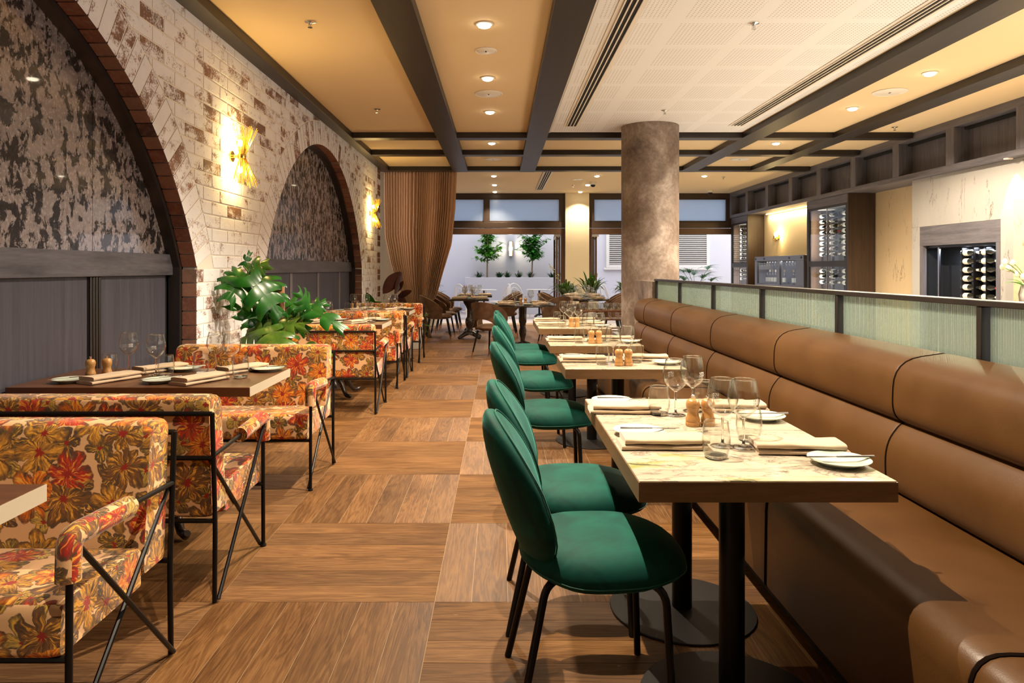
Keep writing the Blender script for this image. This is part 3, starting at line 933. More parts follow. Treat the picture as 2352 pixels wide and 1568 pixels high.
# arched infill: wainscot + antique mirror
XP = -2.325
def arch_fill(idx, label, mirror, stiles, black):
    yc, hw = ARC[idx]; r = arc_r(hw); zc = ZS+RISE-r
    t = thing('arched_mirror_panel', label, 'mirror panel', (XP, yc, 0))
    hw2 = hw
    def zt(y): return zc + math.sqrt(max(0, r*r - y*y))
    # lining ring
    b = MB(); N = 40
    path = [(-hw2, 0.0)] + [(-hw2 + 2*hw2*k/N, zt(-hw2 + 2*hw2*k/N)) for k in range(N+1)] + [(hw2, 0.0)]
    cz = 1.0
    for i in range(len(path)-1):
        (ya, za), (yb, zb) = path[i], path[i+1]
        def inn(y, z):
            L = math.hypot(y, max(z-zc, .001)); 
            return (y*(1-.035/max(abs(y),.3)), z) if z < ZS+.02 else (y - .035*y/L, z - .035*(z-zc)/L)
        ia, ib = inn(ya, za), inn(yb, zb)
        vs = [(0,ya,za),(0,yb,zb),(.08,yb,zb),(.08,ya,za),(0,*ia),(0,*ib),(.08,*ib),(.08,*ia)]
        b.add(vs, [(4,5,6,7),(3,2,6,7),(0,1,5,4)])
    b.build('arch_lining', M['black_wood'], t)
    rail = MB().box((0, -hw2+.03, 1.255), (.032, hw2-.03, 1.40)).build('rail', M['grey_rail'], t, bevel=.003)
    st = sorted(stiles)
    edges = [yc-hw2+.035] + st + [yc+hw2-.035]
    for s in st:
        if black:
            MB().box((0, s-yc-.060, 0.0), (.012, s-yc+.060, 1.254)).build('stile', M['black_wood'], t)
            for q in range(4):
                MB().box((.012, s-yc-.054+q*.029, 0.0), (.024, s-yc-.034+q*.029, 1.254)).build('stile_rib', M['black_wood'], t, bevel=.003)
        else:
            MB().box((0, s-yc-.045, 0.0), (.016, s-yc+.045, 1.254)).build('stile', M['grey_band'], t, bevel=.003)
    for a, c in zip(edges[:-1], edges[1:]):
        w = .062 if black else .047
        MB().box((-.01, a-yc+w, 0), (.008, c-yc-w, 1.254)).build('wainscot_board', M['grey_veneer'], t)
        # mirror pane with curved top
        m = MB(); n = 14; ya, yb = a-yc+.002, c-yc-.002
        ys = [ya + (yb-ya)*k/n for k in range(n+1)]
        prof = [(y, max(1.405, zt(min(max(y, -hw2+.02), hw2-.02)) - .034)) for y in ys]
        poly = [(ya, 1.40)] + prof + [(yb, 1.40)]
        m.prism(poly, lambda p, h: (h, p[0], p[1]), -.01, .004)
        m.build('mirror_pane', mirror, t)
arch_fill(0, 'large near arch with black-foxed antique mirror above dark grey wainscot', M['mirror_a'], [0.5+.99, 2.83, 4.02], True)
arch_fill(1, 'farther arch with speckled antique mirror above light grey wainscot', M['mirror_b'], [6.65, 7.82, 8.98, 10.16], False)
bk = MB().box((-2.6, WALL0, 0), (-2.34, 12.3, 3.15)).build('wall_left_core', M['black_gap']); tag(bk, 'dark core behind the arched recesses', kind='structure')

# ------------------------------------------------------------------ round column and low wall nib
col = MB().lathe([(.367, 0.0), (.367, ZC-.012)], 64, (1.946, 9.14, 0)).build('round_column', M['concrete'], smooth=True)
tag(col, 'thick round column of mottled brown polished concrete', 'column', kind='structure')
nib = MB().box((1.68, 7.80, 0), (1.80, 8.80, 1.160)).build('wall_nib', M['concrete'], bevel=.006)
tag(nib, 'low brown concrete wall joining the column to the banquette', kind='structure')

# ------------------------------------------------------------------ far facade with bifold openings
fw = thing('window_1', 'dark framed glazed facade with transom windows over folding doors', None, (0, YFAR, 0), kind='structure')
def fbox(n, x0, x1, z0, z1, m, d=.10, y=0.0, bev=.004):
    return MB().box((x0, y, z0), (x1, y+d, z1)).build(n, m, fw, bevel=bev)
fbox('window_head', -3.2, 6.6, 3.03, 3.15, M['frame_brown'])
fbox('lintel_upper', -3.2, 6.6, 2.30, 2.44, M['frame_brown'], .14, -.02)
fbox('lintel_lower', -3.2, 6.6, 2.144, 2.29, M['door_brown'], .12, -.01)
for x0, x1 in ((-3.2, -2.9), (-1.42, -1.36), (-.40, -.25), (1.455, 1.60), (2.18, 2.32), (5.55, 5.7)):
    fbox('window_mullion', x0, x1, 2.44, 3.03, M['frame_brown'])
for x0, x1 in ((-2.9, -1.42), (-1.36, -.40), (-.25, 1.455), (2.32, 5.55), (5.7, 6.6)):
    for (a, c, d, e) in ((x0, x1, 2.44, 2.475), (x0, x1, 3.0, 3.03)):
        fbox('sash', a, c, d, e, M['frame_brown'], .06, .02)
    MB().box((x0, .04, 2.475), (x1, .05, 3.0)).build('window_pane', M['frosted'], fw)
for x0, x1 in ((1.50, 1.60), (2.18, 2.26)):
    fbox('door_jamb', x0, x1, 0, 2.144, M['door_brown'], .14, -.02)
pil = MB().box((1.60, YFAR-.10, 0), (2.18, YFAR+.3, ZC)).build('wall_pillar', M['cream'])
tag(pil, 'cream plastered pillar between the two folding door openings', kind='structure')
def bifold(x, s, label):
    t = thing('bifold_door', label, 'folding door', (x, YFAR, 0))
    for k in range(2):
        q = x*0 + s*(.015 + k*.065)
        f = MB()
        x0, x1 = min(q, q+s*.045), max(q, q+s*.045)
        for (a, b_) in (((x0, .02, .02), (x1, .08, 2.12)), ((x0, .74, .02), (x1, .80, 2.12)), ((x0, .08, .02), (x1, .74, .12)), ((x0, .08, 2.03), (x1, .74, 2.12))):
            f.box(a, b_)
        leaf = f.build('door_leaf', M['door_brown'], t, bevel=.003)
        xm = (x0+x1)/2
        MB().box((xm-.004, .08, .12), (xm+.004, .74, 2.03)).build('door_glass', M['pane'], t)
        for z in (2.05, 1.1, .15):
            MB().lathe([(0,0),(.012,0),(.012,.09),(0,.09)], 10, (q+s*.05, .01, z)).build('hinge', M['steel'], t, smooth=True)
    MB().box((min(0,s*.17), .0, 2.085), (max(0, s*.17), .03, 2.14)).build('pivot_bracket', M['steel'], t)
bifold(1.50, -1, 'folded bifold glass doors on the tree side of the cream pillar')
bifold(2.26, 1, 'folded bifold glass doors on the louvre side of the cream pillar')

# left return behind the curtain and left wall of the far room
wn = MB().box((-3.2, 13.55, 0), (-1.66, 13.70, ZC)).build('wall_return', M['woven_panel'])
tag(wn, 'beige woven textured wall panel behind the curtain', kind='structure')
for k in range(4):
    z = 1.05 + k*.34
    for q in range(26):
        MB()
ws = MB().box((-3.3, 12.94, 0), (-3.2, YFAR, ZC)).build('wall_side', M['cream']); tag(ws, 'cream side wall of the dining room beyond the curtain', kind='structure')

# ------------------------------------------------------------------ terrace outside
tf = MB().box((-6, 16.85, -.08), (9, 21.3, -.012)).build('floor_terrace', M['joint']); tag(tf, 'pale pink-grey tiled terrace floor outside', kind='structure')
tile0 = None
for i in range(-5, 8):
    for j in range(10):
        y = 16.86 + j*.45
        if tile0 is None:
            tile0 = MB().box((.003, .003, -.011), (.597, .447, 0)).build('tile', M['terrace_tile'], tf); o = tile0
        else: o = clone(tile0, parent=tf)
        o.location = (i*.6, y, 0)
tw = MB().box((-6, 21.2, 0), (9, 21.4, 5.2)).build('wall_terrace', M['terrace_wall']); tag(tw, 'tall pale lilac-white terrace wall', kind='structure')
tl = MB().box((-3.6, 17.45, 0), (-3.4, 21.2, 5.2)).build('wall_terrace_side', M['terrace_wall']); tag(tl, 'white side wall of the terrace', kind='structure')
pl = thing('planter', 'long white raised planter wall under the two small trees', 'planter', (0, 20.2, 0))
MB().box((-1.0, 0, 0), (2.6, .12, 1.05)).build('planter_front', M['planter_wall'], pl, bevel=.006)
MB().box((-1.0, .12, 0), (-.88, .98, 1.05)).build('planter_end', M['planter_wall'], pl, bevel=.006)
MB().box((2.48, .12, 0), (2.6, .98, 1.05)).build('planter_end', M['planter_wall'], pl, bevel=.006)
MB().box((-.88, .12, .2), (2.48, .98, 1.0)).build('soil', M['soil'], pl)
# louvred vent window on the terrace wall
lv = thing('louvre_window', 'white framed louvre vent on the terrace wall', 'louvre', (0, 21.2, 0))
LX0, LX1, LZ0, LZ1 = 3.28, 6.20, 1.42, 2.55
MB().box((LX0, -.03, LZ0), (LX1, -.001, LZ1)).build('backing', M['black_gap'], lv)
for a, b_ in (((LX0-.09, -.07, LZ0-.09), (LX0, 0, LZ1+.09)), ((LX1, -.07, LZ0-.09), (LX1+.09, 0, LZ1+.09)), ((LX0, -.07, LZ1), (LX1, 0, LZ1+.09)), ((LX0, -.07, LZ0-.09), (LX1, 0, LZ0))):
    MB().box(a, b_).build('frame_side', M['white_paint'], lv, bevel=.004)
MB().box((LX0-.16, -.10, LZ0-.15), (LX1+.16, 0, LZ0-.095)).build('sill', M['white_paint'], lv, bevel=.004)
s0 = None
for k in range(19):
    if s0 is None:
        s0 = MB().obox((0, 0, 0), (LX1-LX0, .05, .012), (math.radians(-38), 0, 0)).build('slat', M['white_paint'], lv); o = s0
    else: o = clone(s0, parent=lv)
    o.location = ((LX0+LX1)/2, -.045, LZ0 + .03 + k*.0595)
# outdoor wall lamp
ol = thing('outdoor_wall_lamp', 'lit box wall lamp between the two terrace trees', 'wall lamp', (.325, 21.2, 1.9))
MB().box((-.05, -.03, -.22), (.05, 0, .22)).build('back_plate', M['steel'], ol)
for z in (-.13, .13): MB().lathe([(0,z-.08),(.038,z-.08),(.038,z+.08),(0,z+.08)], 16, (0,-.08,0)).build('bulb', M['outdoor_bulb'], ol, smooth=True)
for sx in (-.055, .055):
    MB().box((sx-.004, -.13, -.22), (sx+.004, -.03, .22)).build('side_frame', M['bronze'], ol)
for z in (-.22, 0, .215): MB().box((-.059, -.13, z-.006), (.059, -.03, z+.006)).build('cap', M['bronze'], ol)
light('outdoor_glow', 'POINT', (0, -.16, 0), 14, (1, .8, .5), ol, shadow_soft_size=.05)

# ------------------------------------------------------------------ bar side: walls, niche bulkhead, marble
wk = MB().box((-2.6, -3.2, 0), (6.6, -3.0, ZC)).build('wall_light_block', M['dark_wood_x']); tag(wk, 'unseen dark wall added behind the camera to block daylight', kind='structure')  # unseen, added to keep fill light off camera-facing surfaces
wr = MB().box((6.10, 4.4, 0), (6.3, 15.95, ZC)).build('wall_right', M['marble_warm']); tag(wr, 'warm veined marble wall on the bar side', kind='structure')
XB = 5.62
bh = thing('niche_bulkhead', 'dark grey timber bulkhead with a row of open box niches', 'shelving', (XB, 0, 0))
MB().box((0, 4.0, 2.53), (.475, 17.25, 2.60)).build('bottom_board', M['grey_band_y'], bh, bevel=.003)
MB().box((0, 4.0, 3.055), (.475, 17.25, 3.149)).build('top_board', M['grey_band_y'], bh, bevel=.003)
y = 7.68 - 1.21*3
k = 0
while y < 17.2:
    MB().box((.19, y, 2.60), (.205, min(y+1.05, 17.2), 3.055)).build('niche_back', M['grey_band'], bh)
    if y + 1.05 < 17.2: MB().box((0, y+1.05, 2.60), (.19, y+1.21, 3.055)).build('divider', M['grey_band'], bh, bevel=.003)
    MB().box((.13, y+.004, 3.02), (.185, min(y+1.046, 17.2), 3.05)).build('niche_slot', M['black_gap'], bh)
    y += 1.21
MB().box((.0, 17.1, 2.60), (.19, 17.25, 3.055)).build('divider', M['grey_band'], bh)

# marble chimney breast with wine niche
chy0, chy1, XCH = 7.72, 9.84, 5.75
cb = thing('marble_breast', 'pale marble chimney breast framing a wine niche', 'wall panel', (XCH, 0, 0))
NY0, NY1, NZ1 = 8.10, 9.66, 1.87
MB().box((0, chy0, NZ1), (.34, chy1, 2.53)).build('upper_slab', M['marble_grey'], cb, bevel=.003)
MB().box((0, NY1, 0), (.34, chy1, NZ1)).build('side_slab', M['marble_grey'], cb, bevel=.003)
MB().box((0, chy0, 0), (.34, NY0, NZ1)).build('side_slab', M['marble_grey'], cb, bevel=.003)
nf = thing('wine_niche', 'dark timber framed niche with racked wine bottles in the marble', 'wine rack', (XCH, 0, 0))
MB().box((.0, NY0+.002, NZ1-.26), (.05, NY1-.002, NZ1-.002)).build('header_panel', M['grey_band_y'], nf)
MB().box((.0, NY0+.002, 0), (.05, NY0+.075, NZ1-.262)).build('frame_post', M['grey_band'], nf)
MB().box((.0, NY1-.075, 0), (.05, NY1-.002, NZ1-.262)).build('frame_post', M['grey_band'], nf)
MB().box((.30, NY0+.002, 0), (.335, NY1-.002, NZ1-.002)).build('back_panel', M['niche_dark'], nf)
MB().box((.05, NY0+.002, NZ1-.29), (.30, NY1-.002, NZ1-.265)).build('soffit', M['niche_dark'], nf)
MB().box((.05, NY1-.03, 0), (.30, NY1-.004, NZ1-.30)).build('side_panel', M['niche_dark'], nf)
MB().box((.05, NY0+.004, 0), (.30, NY0+.03, NZ1-.30)).build('side_panel', M['niche_dark'], nf)
MB().box((.03, 9.28, 0), (.05, 9.31, NZ1-.29)).build('steel_strip', M['steel'], nf)
light('niche_glow', 'AREA', (.12, (NY0+NY1)/2-.2, NZ1-.31), 12.0, (.75, .85, 1.0), nf, (0,0,0), shape='RECTANGLE', size=.05, size_y=1.0)
# nearer warm marble block
mb2 = MB().box((5.35, 5.2, 0), (6.095, 7.35, 2.02)).build('marble_block', M['marble_warm'], bevel=.004); tag(mb2, 'warm marble block behind the tulips', 'wall panel')
ww = light('wall_wash', 'SPOT', (5.30, 7.85, 2.50), 34, (1, .86, .62), None, (0, math.radians(-24), 0), spot_size=math.radians(52), spot_blend=.35, shadow_soft_size=.02)
wwt = thing('wall_washer', 'small spotlight under the bulkhead washing the marble breast', 'ceiling light', (5.30, 7.85, 2.53))
MB().lathe([(0,0),(.045,0),(.045,-.012),(0,-.014)], 20, (0.36,0,0)).build('trim_ring', M['white_plastic'], wwt, smooth=True)
ww.parent = wwt; ww.location = (.34, 0, -.03); ww.rotation_euler = (0, math.radians(-8), 0)
cream_niche = MB().box((6.02, 12.99, 0), (6.09, 16.05, 2.53)).build('wall_niche', M['cream']); tag(cream_niche, 'cream wall recess between the two wine cabinets', kind='structure')
# lit strip under the bulkhead over the cream recess
ls = thing('strip_light', 'warm light strip under the bulkhead above the cream recess', 'light strip', (5.98, 14.5, 2.52))
MB().box((-.02, -1.3, -.012), (.0, 1.3, 0)).build('diffuser', emis('strip_glow', (1, .72, .3), 6.0), ls)
light('strip_beam', 'AREA', (-.03, 0, -.02), 14, (1, .75, .4), ls, (0, 0, 0), shape='RECTANGLE', size=.03, size_y=2.5)
cs = thing('wall_sconce', 'brass wall sconce with a bare glowing bulb in the cream recess', 'wall lamp', (6.02, 15.2, 1.98))
MB().lathe([(0,0),(.05,0),(.05,.02),(0,.025)], 16, axis='x').build('back_plate', M['brass'], cs, smooth=True)
cs.children[-1].rotation_euler = (0, 0, PI)
sb = MB()
for (dx, dy, dz) in ((-.05,.10,.06),(-.06,.13,-.05),(-.05,.03,-.10),(-.05,-.06,-.06)):
    sb.tube(arcpts([(-.01,.02,0),(dx,dy*.5,dz*.5),(dx-.03,dy,dz)], .03), [.02]*2+[.018]*(4)+[.022]*2 if False else .018, 8)
sb.lathe([(0,-.04),(.045,-.02),(.04,.03),(0,.05)], 12, (-.06,.06,.0))
sb.build('arms', M['brass'], cs, smooth=True)
MB().lathe([(0,-.05),(.035,-.03),(.045,0),(.035,.03),(0,.05)], 14, (-.09,-.06,.06)).build('bulb', M['shade'], cs, smooth=True)
light('sconce_glow', 'POINT', (-.12,-.06,.06), 16, (1, .68, .28), cs, shadow_soft_size=.04)
cs2 = copy_tree(cs, (6.02, 13.12, 1.98), 0, 'brass wall sconce half hidden by the larger wine cabinet')

# security camera dome
sd = thing('security_camera', 'small white dome security camera on the ceiling', 'camera', (4.95, 16.6, ZC))
MB().lathe([(0,0),(.07,0),(.07,-.05),(.05,-.06),(0,-.06)], 20).build('housing', M['white_plastic'], sd, smooth=True)
MB().lathe([(.05,-.06),(.048,-.085),(.03,-.105),(0,-.11)], 20).build('dome', M['black_metal'], sd, smooth=True)
sd2 = copy_tree(sd, (1.93*1.0+.06, 15.05, ZC), 0, 'small white dome security camera near the cream pillar')
# ================================================================== FURNITURE
# ------------------------------------------------------------------ banquette
SEG = [-.78, .37, 1.51, 2.66, 3.81, 4.96, 6.11, 7.26, 7.78]
bq = thing('banquette', 'long tan leather banquette with rolled two-tier back', 'bench', (0, 0, 0))
def roll(profile, ya, yb, name, inset=.014):
    """pillowed extrusion along Y"""
    n = len(profile)
    cx = sum(p[0] for p in profile)/n; cz = sum(p[1] for p in profile)/n
    b = MB(); L = yb-ya
    st = [(0.0, .962), (.003, .976), (.009, .990), (.02, .997), (.05, 1.0)]
    loops = [(ya+a, s) for a, s in st] + [(ya+L/2, 1.0)] + [(yb-a, s) for a, s in reversed(st)]
    vs = [(cx+(x-cx)*s, y, cz+(z-cz)*s) for y, s in loops for x, z in profile]
    fs = [tuple(range(n-1,-1,-1)), tuple((len(loops)-1)*n+i for i in range(n))]
    for k in range(len(loops)-1):
        for i in range(n):
            j = (i+1) % n; fs.append((k*n+i, k*n+j, (k+1)*n+j, (k+1)*n+i))
    b.add(vs, fs)
    return b.build(name, M['leather'], bq, smooth=True, angle=60)
def smoothprof(pts, rs):
    out = []
    n = len(pts)
    for i in range(n):
        p = Vector((*pts[i], 0)); a = Vector((*pts[i-1], 0)); c = Vector((*pts[(i+1) % n], 0)); r = rs[i]
        if r <= 0: out.append((p.x, p.y)); continue
        u, v = (a-p), (c-p); q1, q2 = min(r, u.length*.5), min(r, v.length*.5)
        for k in range(7):
            t = k/6; w_ = (p+u.normalized()*q1)*(1-t)**2 + p*2*t*(1-t) + (p+v.normalized()*q2)*t*t
            out.append((w_.x, w_.y))
    return out
P_SEAT = smoothprof([(1.0,.105),(1.005,.478),(1.50,.462),(1.50,.105)], [.012,.085,.01,0])
P_LOW = smoothprof([(1.50,.455),(1.455,.49),(1.452,.64),(1.515,.725),(1.69,.725),(1.69,.455)], [.01,.05,.10,.03,0,0])
P_UP = smoothprof([(1.53,.715),(1.478,.75),(1.485,.955),(1.69,.985),(1.69,.715)], [.01,.06,.11,.02,0])
for a, b_ in zip(SEG[:-1], SEG[1:]):
    roll(P_SEAT, a, b_, 'seat_cushion'); roll(P_LOW, a, b_, 'lumbar_roll'); roll(P_UP, a, b_, 'upper_roll')
for y_ in SEG[1:-1]:  # dark tubes added in the seams as crease shade
    for pr_ in (P_SEAT, P_LOW, P_UP):
        cx_ = sum(p[0] for p in pr_)/len(pr_); cz_ = sum(p[1] for p in pr_)/len(pr_)
        MB().tube([(cx_+(x-cx_)*(.982 if pr_ is P_SEAT else .968), y_, cz_+(z-cz_)*(.978 if pr_ is P_SEAT else .968)) for x, z in pr_], .0072 if pr_ is P_SEAT else .0045, 6, closed=True).build('seam_shade_tube', M['seam_shade'], bq, smooth=True)
MB().box((1.10, SEG[0], 0), (1.70, SEG[-1], .104)).build('toe_kick', M['black_base'], bq)
MB().box((1.075, SEG[0], .0), (1.10, SEG[-1], .10)).build('kick_strip', M['black_wood'], bq)

# ------------------------------------------------------------------ reeded glass partition
pt = thing('glass_partition', 'black framed partition of reeded green glass above the banquette', 'partition', (1.735, 0, 0))
MB().box((-.035, -.78, 0), (.055, 7.79, .925)).build('low_wall', M['black_wood'], pt)
MB().box((-.030, -.8, 1.166), (.050, 7.80, 1.188)).build('top_rail', M['black_wood'], pt, bevel=.003)
MB().box((-.035, -.8, .926), (.055, 7.80, .950)).build('bottom_rail', M['black_wood'], pt, bevel=.003)
MU = [-.60, .41, 1.46, 2.52, 3.59, 4.64, 5.70, 6.76, 7.775]
for y in MU: MB().box((-.025, y-.014, .951), (.045, y+.014, 1.165)).build('mullion', M['black_wood'], pt, bevel=.003)
for a, b_ in zip(MU[:-1], MU[1:]):
    n = int((b_-a-.05)/.0035); b = MB()
    pts = [(a+.025+(b_-a-.05)*k/n, .0065*abs(math.sin(PI*((a+(b_-a)*k/n)/.0135)))) for k in range(n+1)]
    vs = [(.006-d, y, z) for z in (.951, 1.165) for y, d in pts] + [(.012, y, z) for z in (.951, 1.165) for y, d in pts]
    m = n+1; fs = []
    for k in range(n):
        fs += [(k, k+1, m+k+1, m+k)]
    b.add(vs[:2*m], fs)
    b.build('reeded_pane', M['reeded'], pt, smooth=True, angle=180, fix=False)

# ------------------------------------------------------------------ marble tables on the banquette side
def marble_table(y0, y1, label):
    yc = (y0+y1)/2; xc = .696
    t = thing('marble_table', label, 'table', (xc, yc, 0), group='marble banquette tables')
    hx, hy = .336, (y1-y0)/2 - .0002
    MB().box((-hx+.002, -hy+.002, .712), (hx-.002, hy-.002, .75)).build('stone_top', M['stone'], t, bevel=.0015)
    e = MB()
    for a, b_ in (((-hx, -hy, .695), (hx, -hy+.012, .7465)), ((-hx, hy-.012, .695), (hx, hy, .7465)), ((-hx, -hy+.012, .695), (-hx+.012, hy-.012, .7465)), ((hx-.012, -hy+.012, .695), (hx, hy-.012, .7465))):
        e.box(a, b_)
    e.build('timber_edge', M['edge_wood'], t)
    MB().lathe([(.0375, .012), (.0375, .70)], 28).build('column', M['black_metal'], t, smooth=True)
    MB().lathe([(0,0),(.268,0),(.272,.004),(.27,.008),(.05,.013),(0,.013)], 48).build('base_plate', M['black_base'], t, smooth=True)
    MB().box((-.18, -.03, .69), (.18, .03, .711)).build('spider', M['black_metal'], t)
    return t
TB = [(1.826, 2.4065, 'the nearest marble table'), (2.4070, 2.985, 'the second marble table'), (3.87, 4.45, 'the third marble table'),
      (5.05, 5.63, 'the fourth marble table'), (6.50, 7.0815, 'the fifth marble table'), (7.082, 7.66, 'the farthest marble table')]
TL = ['nearest marble-topped table with timber edge beside the front green chair', 'marble-topped table pushed against the far side of the nearest table',
      'single marble-topped table at the third green chair', 'single marble-topped table at the fourth green chair',
      'marble-topped table at the fifth green chair', 'farthest marble-topped table in front of the low concrete wall']
for (a, b_, nm), lb in zip(TB, TL): marble_table(a, b_, lb)

# ------------------------------------------------------------------ green velvet chairs
def green_chair(label):
    t = thing('velvet_chair', label, 'chair', (0, 0, 0), group='green velvet chairs along the aisle')
    # back: outline in (y, z)
    out = []
    for k in range(40):
        a = 2*PI*k/40; c, s = math.cos(a), math.sin(a)
        zz = .635 + .235*math.copysign(abs(s)**.92, s)
        v_ = (zz-.40)/.47
        w_ = interp(v_, [0,.25,.6,.85,1], [.80,.95,1.0,.95,.9])
        out.append((.235*w_*math.copysign(abs(c)**.85, c), zz))
    def bx(a, z):
        v_ = (z-.40)/.47
        return lerp(-.125, -.290, v_**.9) + .085*(abs(a)/.235)**2*(1-.25*v_)
    def fmap(a, z, h): return (bx(a, z)+h, a, z + h*.25)
    MB().cushion(out, fmap, .054, .040, 10, 3.4, 3.0).build('backrest', M['green_velvet'], t, smooth=True, angle=180)
    MB().tube([fmap(a*.962, (z-.635)*.962+.635, .0225) for a, z in out], .0026, 6, closed=True).build('back_piping', M['green_piping'], t, smooth=True)
    so = []
    for k in range(44):
        a = 2*PI*k/44; c, s = math.cos(a), math.sin(a)
        x = .06 + .250*math.copysign(abs(c)**.80, c)
        w_ = interp(x, [-.2, -.05, .15, .31], [.88, 1.0, .96, .80])
        so.append((x, .240*w_*math.copysign(abs(s)**.80, s)))
    def smap(x, y, h):
        z = .446 - .034*max(0, (x-.10)/.21)**2 + .010*math.cos(y*8) - .012*(abs(y)/.24)**3
        return (x, y, z+h)
    MB().cushion(so, smap, .066, .060, 11, 5.5, 3.2).build('seat', M['green_velvet'], t, smooth=True, angle=180)
    MB().tube([smap(x*.999, y*.999, -.006) for x, y in so], .0022, 6, closed=True).build('seat_piping', M['green_piping'], t, smooth=True)
    for s in (-1, 1):
        MB().tube(arcpts([(-.02, s*.10, .425), (-.125, s*.165, .415), (-.215, s*.225, .002)], .04), .0115, 10).build('leg', M['black_metal'], t, smooth=True)
        MB().tube(arcpts([(.08, s*.10, .418), (.205, s*.195, .410), (.222, s*.222, .002)], .05), .0115, 10).build('leg', M['black_metal'], t, smooth=True)
    return t
gl = ['front green velvet chair at the nearest marble table', 'second green velvet chair, at the table behind the nearest one', 'third green velvet chair, at a single marble table',
      'fourth green velvet chair along the aisle', 'fifth green velvet chair, overlapping the farthest one', 'farthest green velvet chair in the aisle row']
g0 = None
for y, lb in zip((2.15, 2.72, 4.14, 5.34, 6.73, 7.30), gl):
    if g0 is None: g0 = green_chair(lb); g0.location = (.25, y, 0); g0.rotation_euler = (0,0,math.radians(2))
    else: copy_tree(g0, (.25 - .006*(y>3), y, 0), math.radians(random.uniform(-3, 3)), lb)

# ------------------------------------------------------------------ floral booth sofas
def sofa(yr, d, label, width=1.0):
    """yr: Y of the rear feet, d: +1 seat toward +Y, -1 toward the camera"""
    t = thing('floral_sofa', label, 'sofa', (-1.11, yr, 0), group='floral booth sofas')
    W = width
    Y = lambda y: d*y
    # back cushion
    def rbox(x0, x1, prof, name):
        b = MB(); n = len(prof)
        xs = [(x0, .955), (x0+.010, .985), (x0+.03, 1.0), ((x0+x1)/2, 1.0), (x1-.03, 1.0), (x1-.010, .985), (x1, .955)]
        cy = sum(p[0] for p in prof)/n; cz = sum(p[1] for p in prof)/n
        vs = [(x, Y(cy+(p[0]-cy)*s), cz+(p[1]-cz)*s) for x, s in xs for p in prof]
        fs = [tuple(range(n-1,-1,-1)), tuple((len(xs)-1)*n+i for i in range(n))]
        for k in range(len(xs)-1):
            for i in range(n):
                j = (i+1) % n; fs.append((k*n+i, k*n+j, (k+1)*n+j, (k+1)*n+i))
        b.add(vs, fs)
        return b.build(name, M['floral'], t, smooth=True, angle=55)
    rbox(-W, -.016, smoothprof([(.012,.325),(-.022,.800),(.105,.803),(.150,.40),(.150,.325)], [.02,.035,.045,.01,.01]), 'back_cushion')
    rbox(-W, -.020, smoothprof([(.150,.300),(.150,.420),(.570,.445),(.580,.300)], [.01,.015,.045,.02]), 'seat_cushion')
    fr = .0095
    for x in (0.0, -W-.02):
        MB().tube(arcpts([(x,Y(0),.004),(x,Y(.006),.30),(x,Y(-.024),.745)], .05), fr, 10).build('rear_leg', M['black_metal'], t, smooth=True)
        MB().tube([(x,Y(.565),.004),(x,Y(.560),.600)], fr, 10).build('front_leg', M['black_metal'], t, smooth=True)
        MB().tube([(x,Y(-.012),.575),(x,Y(.555),.606)], fr*.9, 10).build('arm_rod', M['black_metal'], t, smooth=True)
        MB().tube([(x-.014,Y(-.010),.560),(x-.014,Y(.560),.012)], fr*.85, 8).build('cross_brace', M['black_metal'], t, smooth=True)
        MB().tube([(x+.012,Y(.553),.590),(x+.012,Y(.006),.012)], fr*.85, 8).build('cross_brace', M['black_metal'], t, smooth=True)
        MB().tube(arcpts([(x,Y(.27),.590),(x,Y(.562),.609),(x,Y(.566),.498)], .035, 6), .031, 16).build('arm_pad', M['floral'], t, smooth=True, angle=50)
        MB().lathe([(0,0),(.014,0),(.014,.012),(0,.012)], 12, (x,Y(.565),0)).build('foot', M['black_base'], t, smooth=True)
    for (yy, z) in ((-.030, .742), (-.016, .568), (.004, .318)):
        MB().tube([(0,Y(yy),z),(-W-.02,Y(yy),z)], fr, 8).build('back_rail', M['black_metal'], t, smooth=True)
    MB().tube([(0,Y(.56),.292),(-W-.02,Y(.56),.292)], fr, 8).build('seat_rail', M['black_metal'], t, smooth=True)
    return t
sofa(2.38, -1, 'nearest floral sofa seen from the front, facing the camera')
sofa(2.745, 1, 'floral sofa back-to-back with the nearest one, black frame showing behind')
sofa(4.70, -1, 'floral sofa facing the camera across the first full booth table', 1.0)
sofa(6.29, 1, 'floral sofa seen from behind, just beyond the monstera', .98)
sofa(8.20, -1, 'floral sofa facing the camera in the second booth past the monstera', .98)
sofa(8.38, 1, 'floral sofa turned away at the third booth table', .98)
sofa(10.30, -1, 'farthest floral sofa in front of the dark red plant', .98)

# ------------------------------------------------------------------ booth tables
def booth_table(yc, label, hw=.315):
    t = thing('booth_table', label, 'table', (-1.16, yc, 0), group='dark booth tables')
    L = 1.135
    MB().box((-L, -hw, .706), (0, hw, .75)).build('tabletop', M['table_wood'], t, bevel=.003)
    MB().box((-.0005, -hw+.001, .7065), (.0015, hw-.001, .7495)).build('metal_edge', flat('edge_metal', (.46, .36, .24), .35, .8) if 'em' not in M else M['em'], t)
    MB().lathe([(.09,.08),(.075,.10),(.045,.14),(.04,.30),(.06,.36),(.045,.42),(.04,.62),(.075,.69),(.11,.705)], 20, (-.56,0,0)).build('pedestal', M['turned_wood'], t, smooth=True)
    MB().box((-.86, -.04, .68), (-.26, .04, .7055)).build('top_batten', M['turned_wood'], t)
    for a in range(4):
        ang = PI/4 + a*PI/2; c, s = math.cos(ang), math.sin(ang)
        MB().tube([(-.56+c*r_, s*r_, z) for r_, z in ((.05,.20),(.12,.19),(.18,.14),(.22,.07),(.26,.032),(.315,.030),(.335,.045))], [.028,.026,.024,.022,.021,.022,.016], 10).build('scroll_foot', M['turned_wood'], t, smooth=True)
    return t
